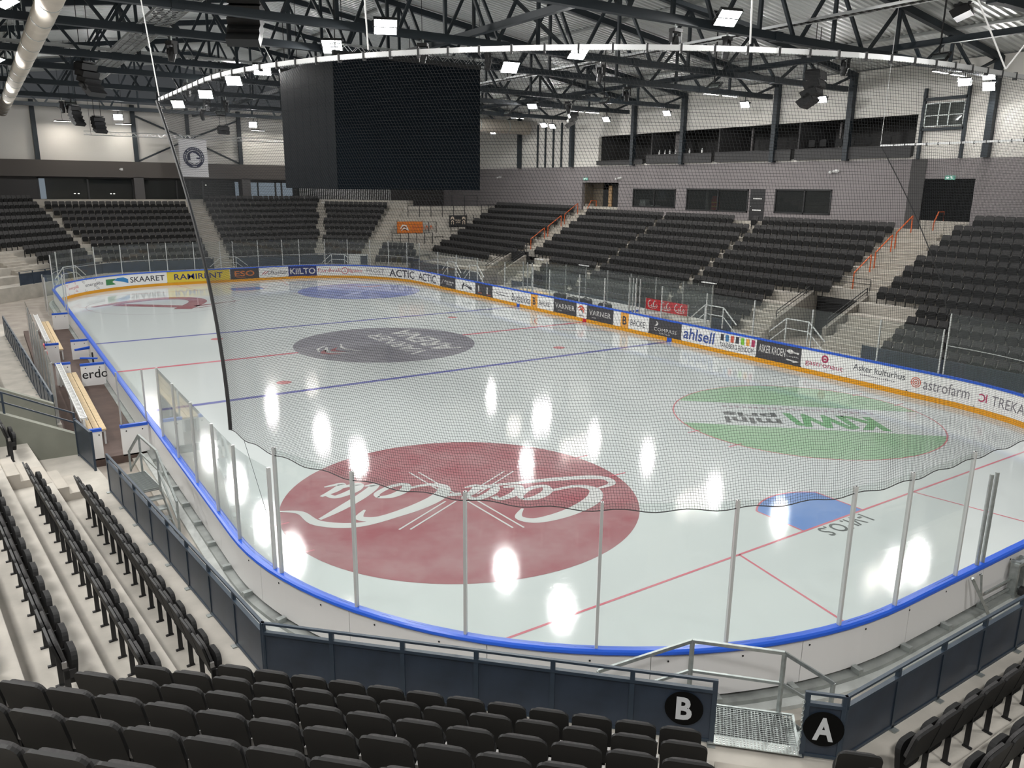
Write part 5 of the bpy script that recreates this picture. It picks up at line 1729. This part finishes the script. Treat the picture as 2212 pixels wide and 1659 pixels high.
# ---- vomitories on the penalty-box side
def vomitory(y0, y1, xa, xb, lab, dx=0.0, z0=1.1, z1=2.55):
    for y in (y0, y1):
        MB().prism([(xa, 0), (xa, z0), (xb, z1), (xb, 0)], -.11, .11, lambda u, v, h: (u, y + h, v)).build('vomitory_wall', mat('vomitory_concrete', (.25, .23, .20), .85, noise=.12, nscale=1.5), kind='structure')
    MB().box(xb + .15, xb + .3, min(y0, y1), max(y0, y1), .0, 2.7).build('vomitory_back_wall', M_DARK, kind='structure')
    t = thing('entrance_hood', 'black panel hood above the stair entrance ' + lab, 'panel', (xb, (y0 + y1) / 2, 1.85))
    h = abs(y1 - y0) / 2 - .12
    MB().box(-.03, .03, -h, h, 0, .75).build('panel', M_BLACK, t)
    MB().box(-.06, .06, -h, h, .75, .8).build('edge', M_BLACK, t)
    sl = (z1 - z0) / (xb - xa)
    for i, y in enumerate((y0, y1)):
        handrail('black sloping rail on the %s concrete wall of the stair entrance %s' % (('outer', 'inner')[i], lab), [(xa + .2, y, z0 + .2 * sl + .38), (xb - .1, y, z1 - .1 * sl + .38)], [z0 + .2 * sl, z1 - .1 * sl], .18, M_BLACK, .035)
    handrail('black crossbar above the hood of the stair entrance ' + lab, [(xb + .1, y0, z1 + .75), (xb + .1, y1, z1 + .75)], [z1 - .2, z1 - .2], .25, M_BLACK, .03)


vomitory(-9.5, -12.55, 17.9, 21.3, 'by the curtain aisle')
vomitory(16.0, 18.1, 17.0, 19.6, 'by the standing terrace', z0=1.15, z1=2.5)
# tunnel details
exit_sign(-12.2, 'green exit sign inside the stair entrance by the curtain aisle', 20.6, 1.55)
t = thing('wall_box', 'small grey junction box on the concrete wall of the stair entrance', 'box', (18.9, -9.38, .55))
MB().box(-.2, .2, -.0, .06, -.15, .15).build('case', M_GALV, t); MB().box(-.17, .17, .06, .075, -.12, .12).build('cover', M_WHITE, t)
# orange handrails up the aisle
OR_L = ['lowest', 'second', 'third']
for y, w, zo in ((-11.55, 'by the black curtain', 0.0), (17.9, 'by the timber-lined doorway', .05)):
    for q, j in enumerate((4, 6, 8)):
        xa, xb = EX(j) + .2, EX(j + 2) - .15
        za, zb = EZ(j), EZ(j + 1) + .33
        handrail('%s orange handrail in the aisle %s' % (OR_L[q], w), [(xa, y, za + .85), (xb, y, zb + .9)], [za, zb], 0, M_ORANGE, .05)
    xa, xb = EX(10) + .05, EX(11) + .1
    handrail('bent orange handrail at the top of the aisle ' + w, [(xa, y - 1.1, EZ(9) + .9), (xa + .35, y - 1.1, EZ(10) + .98), (xb, y - 1.1, EZ(10) + .98)], [EZ(9), EZ(10), EZ(10)], 0, M_ORANGE, .05, posts=(0, 2))
# white bent rails beside the glass, one at every stair foot
for (x, y, dx, dy, l) in ((.2, 30.4, 1, 0, 'at the foot of the far end stairs'), (9.0, 29.0, .7, -.7, 'at the foot of the terrace stairs'), (14.3, 18.6, 0, -1, 'at the far stair entrance, first'), (14.3, 15.2, 0, -1, 'at the far stair entrance, second'), (14.3, -8.6, 0, -1, 'at the curtain stair entrance, first'),
                          (14.3, -13.6, 0, -1, 'at the curtain stair entrance, second'), (-11.4, 27.6, .7, .7, 'at the corner beyond the benches')):
    handrail('white bent handrail ' + l, [(x - dx * 1.5, y - dy * 1.5, 1.2), (x - dx * .6, y - dy * .6, 1.95), (x + dx * .6, y + dy * .6, 1.95), (x + dx * 1.5, y + dy * 1.5, 1.2)], [.1, .9, .9, .1], .45, M_WHITE, .045, posts=(1, 2))

# ---- standing terrace: black crush rails, banners
def crush(label, a, b, z, n, h=1.05):
    t = thing('terrace_rail', label, 'railing')
    a, b = V2(*a), V2(*b)
    for i in range(n + 1):
        p = a.lerp(b, i / n)
        MB().box(p.x - .025, p.x + .025, p.y - .025, p.y + .025, z, z + h).build('post', M_BLACK, t)
    for zz in (h * .55, h): MB().bar((a.x, a.y, z + zz), (b.x, b.y, z + zz), .035).build('bar', M_BLACK, t)


for k, nm in ((3, 'lowest'), (5, 'middle'), (8, 'upper'), (10, 'topmost')):
    A, B = terrace_poly(.28 + DEPTH * k + .15)
    d = (B - A).normalized()
    L = (B - A).length
    crush('%s black rail across the standing terrace' % nm, tuple(A + d * .9), tuple(A + d * (L * (.75 if k != 5 else .62))), .94 + RISE * k, 5)
for k in range(2, 9, 2):
    crush('black rail beside the seats at the terrace edge, %s from the ice' % ordinal(k // 2 - 1), (EX(k) + .3, 31.5), (EX(k) + 1.9, 31.5), EZ(k) + .25, 2)


def banner(name, label, k, f0, f1, h, m, draw):
    A, B = terrace_poly(.28 + DEPTH * k + .1)
    p, q = A.lerp(B, f0), A.lerp(B, f1)
    d = (q - p).normalized(); L = (q - p).length
    t = thing(name, label, 'banner', (p.x, p.y, .94 + RISE * k), math.atan2(d.y, d.x))
    c = MB().box(0, L, -.02, .0, .0, h).build('cloth', m, t)
    draw(c, L, h)
    for x in (0.0, L): MB().tube([(x, .02, 0), (x, .02, h + .1)], .02, 6).build('pole', M_BLACK, t)


def draw_orange(c, L, h):
    mb = MB(); F = lambda u, v: (u, -.0215, v)
    for p in ([(.3, .4, .04), (.55, .75, .14), (.9, .7, .05)], [(.4, .25, .04), (.7, .5, .12), (1.1, .3, .04)], [(.9, .8, .03), (1.0, .5, .1), (1.15, .25, .03)]): stroke(mb, p, F)
    mb.build('drawing', M_WHITE, c)
    mb = MB(); F = lambda u, v: (u, -.0225, v)
    for p in ([(.45, .55, .03), (.7, .62, .08), (.95, .5, .03)], [(.6, .3, .03), (.8, .4, .06), (1.0, .2, .03)]): stroke(mb, p, F)
    mb.build('drawing', M_BLACK, c)
    mb = MB()
    for i in range(5): stroke(mb, [(1.5 + .45 * i, .3, .05), (1.6 + .45 * i, .7, .1), (1.75 + .45 * i, .35, .05)], F)
    mb.build('faded_lettering', mat('banner_faded', srgb(190, 96, 52), .7), c)


def draw_black(c, L, h):
    mb = MB(); F = lambda u, v: (u * L, -.0215, v * h)
    blocks(mb, F, .34, .66, .55, .68, 5); blocks(mb, F, .36, .64, .36, .5, 4)
    for x in (.17, .82):
        for p in ([(x - .1, .62, .03), (x, .85, .12), (x + .1, .6, .03)], [(x - .06, .25, .02), (x - .05, .5, .05), (x, .6, .02)], [(x + .06, .25, .02), (x + .05, .5, .05), (x, .6, .02)]): stroke(mb, p, F)
    mb.build('drawing', mat('banner_cream', srgb(206, 190, 170), .7), c)


banner('orange_banner', 'orange banner with a dark animal drawing on the terrace rail', 5, .1, .44, 1.1, mat('banner_orange', srgb(205, 112, 32), .7, noise=.15, nscale=3), draw_orange)
banner('black_banner', 'black banner with two pale crests on the terrace rail', 6, .72, .95, 1.15, M_BLACK, draw_black)
# white slatted fence above the corner seats
t = thing('white_fence', 'white slatted fence above the corner seats behind the video cube', 'fence', (10.5, 42.2, 5.9))
me = MB().box(-.02, .02, -.02, .02, 0, 1.6).mesh('slat', M_WHITE)
for i in range(50): link('slat', me, t, (i * .17, -i * .06, 0))
for z in (.1, 1.5): MB().bar((0, 0, z), (8.4, -3.0, z), .06).build('rail', M_WHITE, t)

# ================================================================== PENALTY BOXES
MB().box(13.0, 15.3, -8.0, 9.2, 0, .22).build('penalty_floor', M_CONCD, kind='structure')
t = thing('penalty_screen', 'clear glass screens around the penalty boxes and timekeeper', 'glass screen')
for i in range(8):
    y = -7.6 + 2.1 * i
    MB().box(15.2, 15.22, y + .04, y + 2.06, 1.0, 2.85).build('pane', M_GLASS, t)
    MB().box(15.17, 15.25, y - .02, y + .02, .2, 2.85).build('post', M_ALU, t)
    MB().box(15.18, 15.24, y + .03, y + 2.07, .22, .98).build('lower_panel', M_BOARD, t)
for y in (-7.6, -4.4, 4.6, 9.1):
    MB().box(13.05, 15.15, y - .01, y + .01, 1.05, 2.8).build('pane', M_GLASS, t)
    MB().box(13.05, 15.15, y - .04, y + .04, .22, 1.0).build('side_panel', M_BOARD, t)
for y in (-4.55, -4.25, -4.0, -3.7, 5.6, 6.1, 6.6): MB().box(12.9, 12.96, y - .025, y + .025, 1.115, 3.0).build('gate_post', M_ALU, t)
for y in (8.2, 3.4, -7.0): MB().bar((15.0, y, 2.98), (15.0, y - 1.0, 2.98), .06).build('top_clip', M_WHITE, t)
t = thing('penalty_table', 'pine timekeeper table inside the penalty boxes', 'table', (14.2, 6.8, .22))
MB().box(-.3, .3, -1.9, 1.9, .66, .71).build('table_top', M_WOOD, t); MB().box(.24, .3, -1.9, 1.9, .3, .66).build('apron', M_WOOD, t)
for y in (-1.7, 1.7):
    for x in (-.24, .24): MB().box(x - .03, x + .03, y - .03, y + .03, 0, .66).build('leg', M_WOOD, t)
t = thing('penalty_table', 'pine box seat under the red script banner', 'bench', (14.7, -5.75, .22))
MB().box(-.25, .25, -1.2, 1.2, .0, .42).build('body', M_WOOD, t); MB().box(-.28, .28, -1.25, 1.25, .42, .47).build('seat_board', M_WOOD, t)
t = thing('red_banner', 'red banner with white flowing script three times behind the penalty box', 'banner', (15.1, -4.4, 1.0))
c = MB().box(-.02, .0, -1.65, 1.65, .0, .62).build('cloth', M_RED, t)
mb = MB()
for q in range(3):
    F = lambda u, v: (-.022, 1.5 - 1.05 * q - u, .1 + v)
    for p in ([(.3, .38, .02), (.22, .44, .04), (.08, .3, .06), (.1, .1, .05), (.28, .12, .02)], [(.4, .25, .03), (.34, .14, .05), (.42, .08, .03), (.48, .2, .03)], [(.62, .38, .02), (.6, .44, .04), (.5, .3, .06), (.52, .1, .05), (.66, .12, .02)], [(.74, .25, .03), (.7, .14, .05), (.76, .08, .03), (.82, .2, .03)], [(.1, .05, .02), (.4, .0, .04), (.8, .04, .02)]): stroke(mb, p, F, 4)
mb.build('script', M_WHITE, c)
for y in (-1.65, 1.65): MB().box(-.03, .03, y - .02, y + .02, -.8, .64).build('post', M_ALU, t)
for i, (y, l) in enumerate(((3.6, 'black equipment box on the timekeeper ledge, tall one'), (1.0, 'dark bag lying on the timekeeper ledge beside the red door'), (-.8, 'dark round bag on the timekeeper ledge'), (2.2, 'low black case on the timekeeper ledge'))):
    t = thing('equipment_bag', l, 'bag', (13.7, y, .22))
    h = (1.05, 1.0, .95, .92)[i]
    MB().prism(rounded(.8, h, .18, .05), -.2, .2, lambda u, v, hh: (hh, u, v)).build('body', M_BLACK, t); MB().tube([(0, -.2, h), (0, 0, h + .08), (0, .2, h)], .025, 6).build('handle', M_BLACK, t)
t = thing('penalty_door', 'open penalty box door with red inner padding', 'door leaf', (13.0, -3.55, .2))
MB().box(-.1, .85, -.04, .04, 0, .84).build('leaf', M_BOARD, t); MB().box(-.12, .87, -.06, .06, .84, .92).build('cap', M_BLUE, t); MB().box(-.05, .8, .04, .07, .3, .75).build('padding', M_RED, t)
t = thing('red_bench', 'red plastic bench beside the open penalty door', 'bench', (13.6, -6.8, .22))
MB().box(-.2, .2, -.7, .7, .38, .44).build('seat', M_RED, t)
for y in (-.6, .6): MB().box(-.18, .18, y - .03, y + .03, 0, .38).build('leg', M_RED, t)
# blackboard-like notice by the corner
t = thing('notice_board', 'white notice board on the barrier beside the terrace stairs', 'board', (11.0, 29.3, .9))
MB().box(-.9, .9, -.03, .0, 0, .95).build('panel', M_WHITE, t); MB().box(-.93, .93, .0, .03, -.03, .98).build('backing', M_GALV, t)
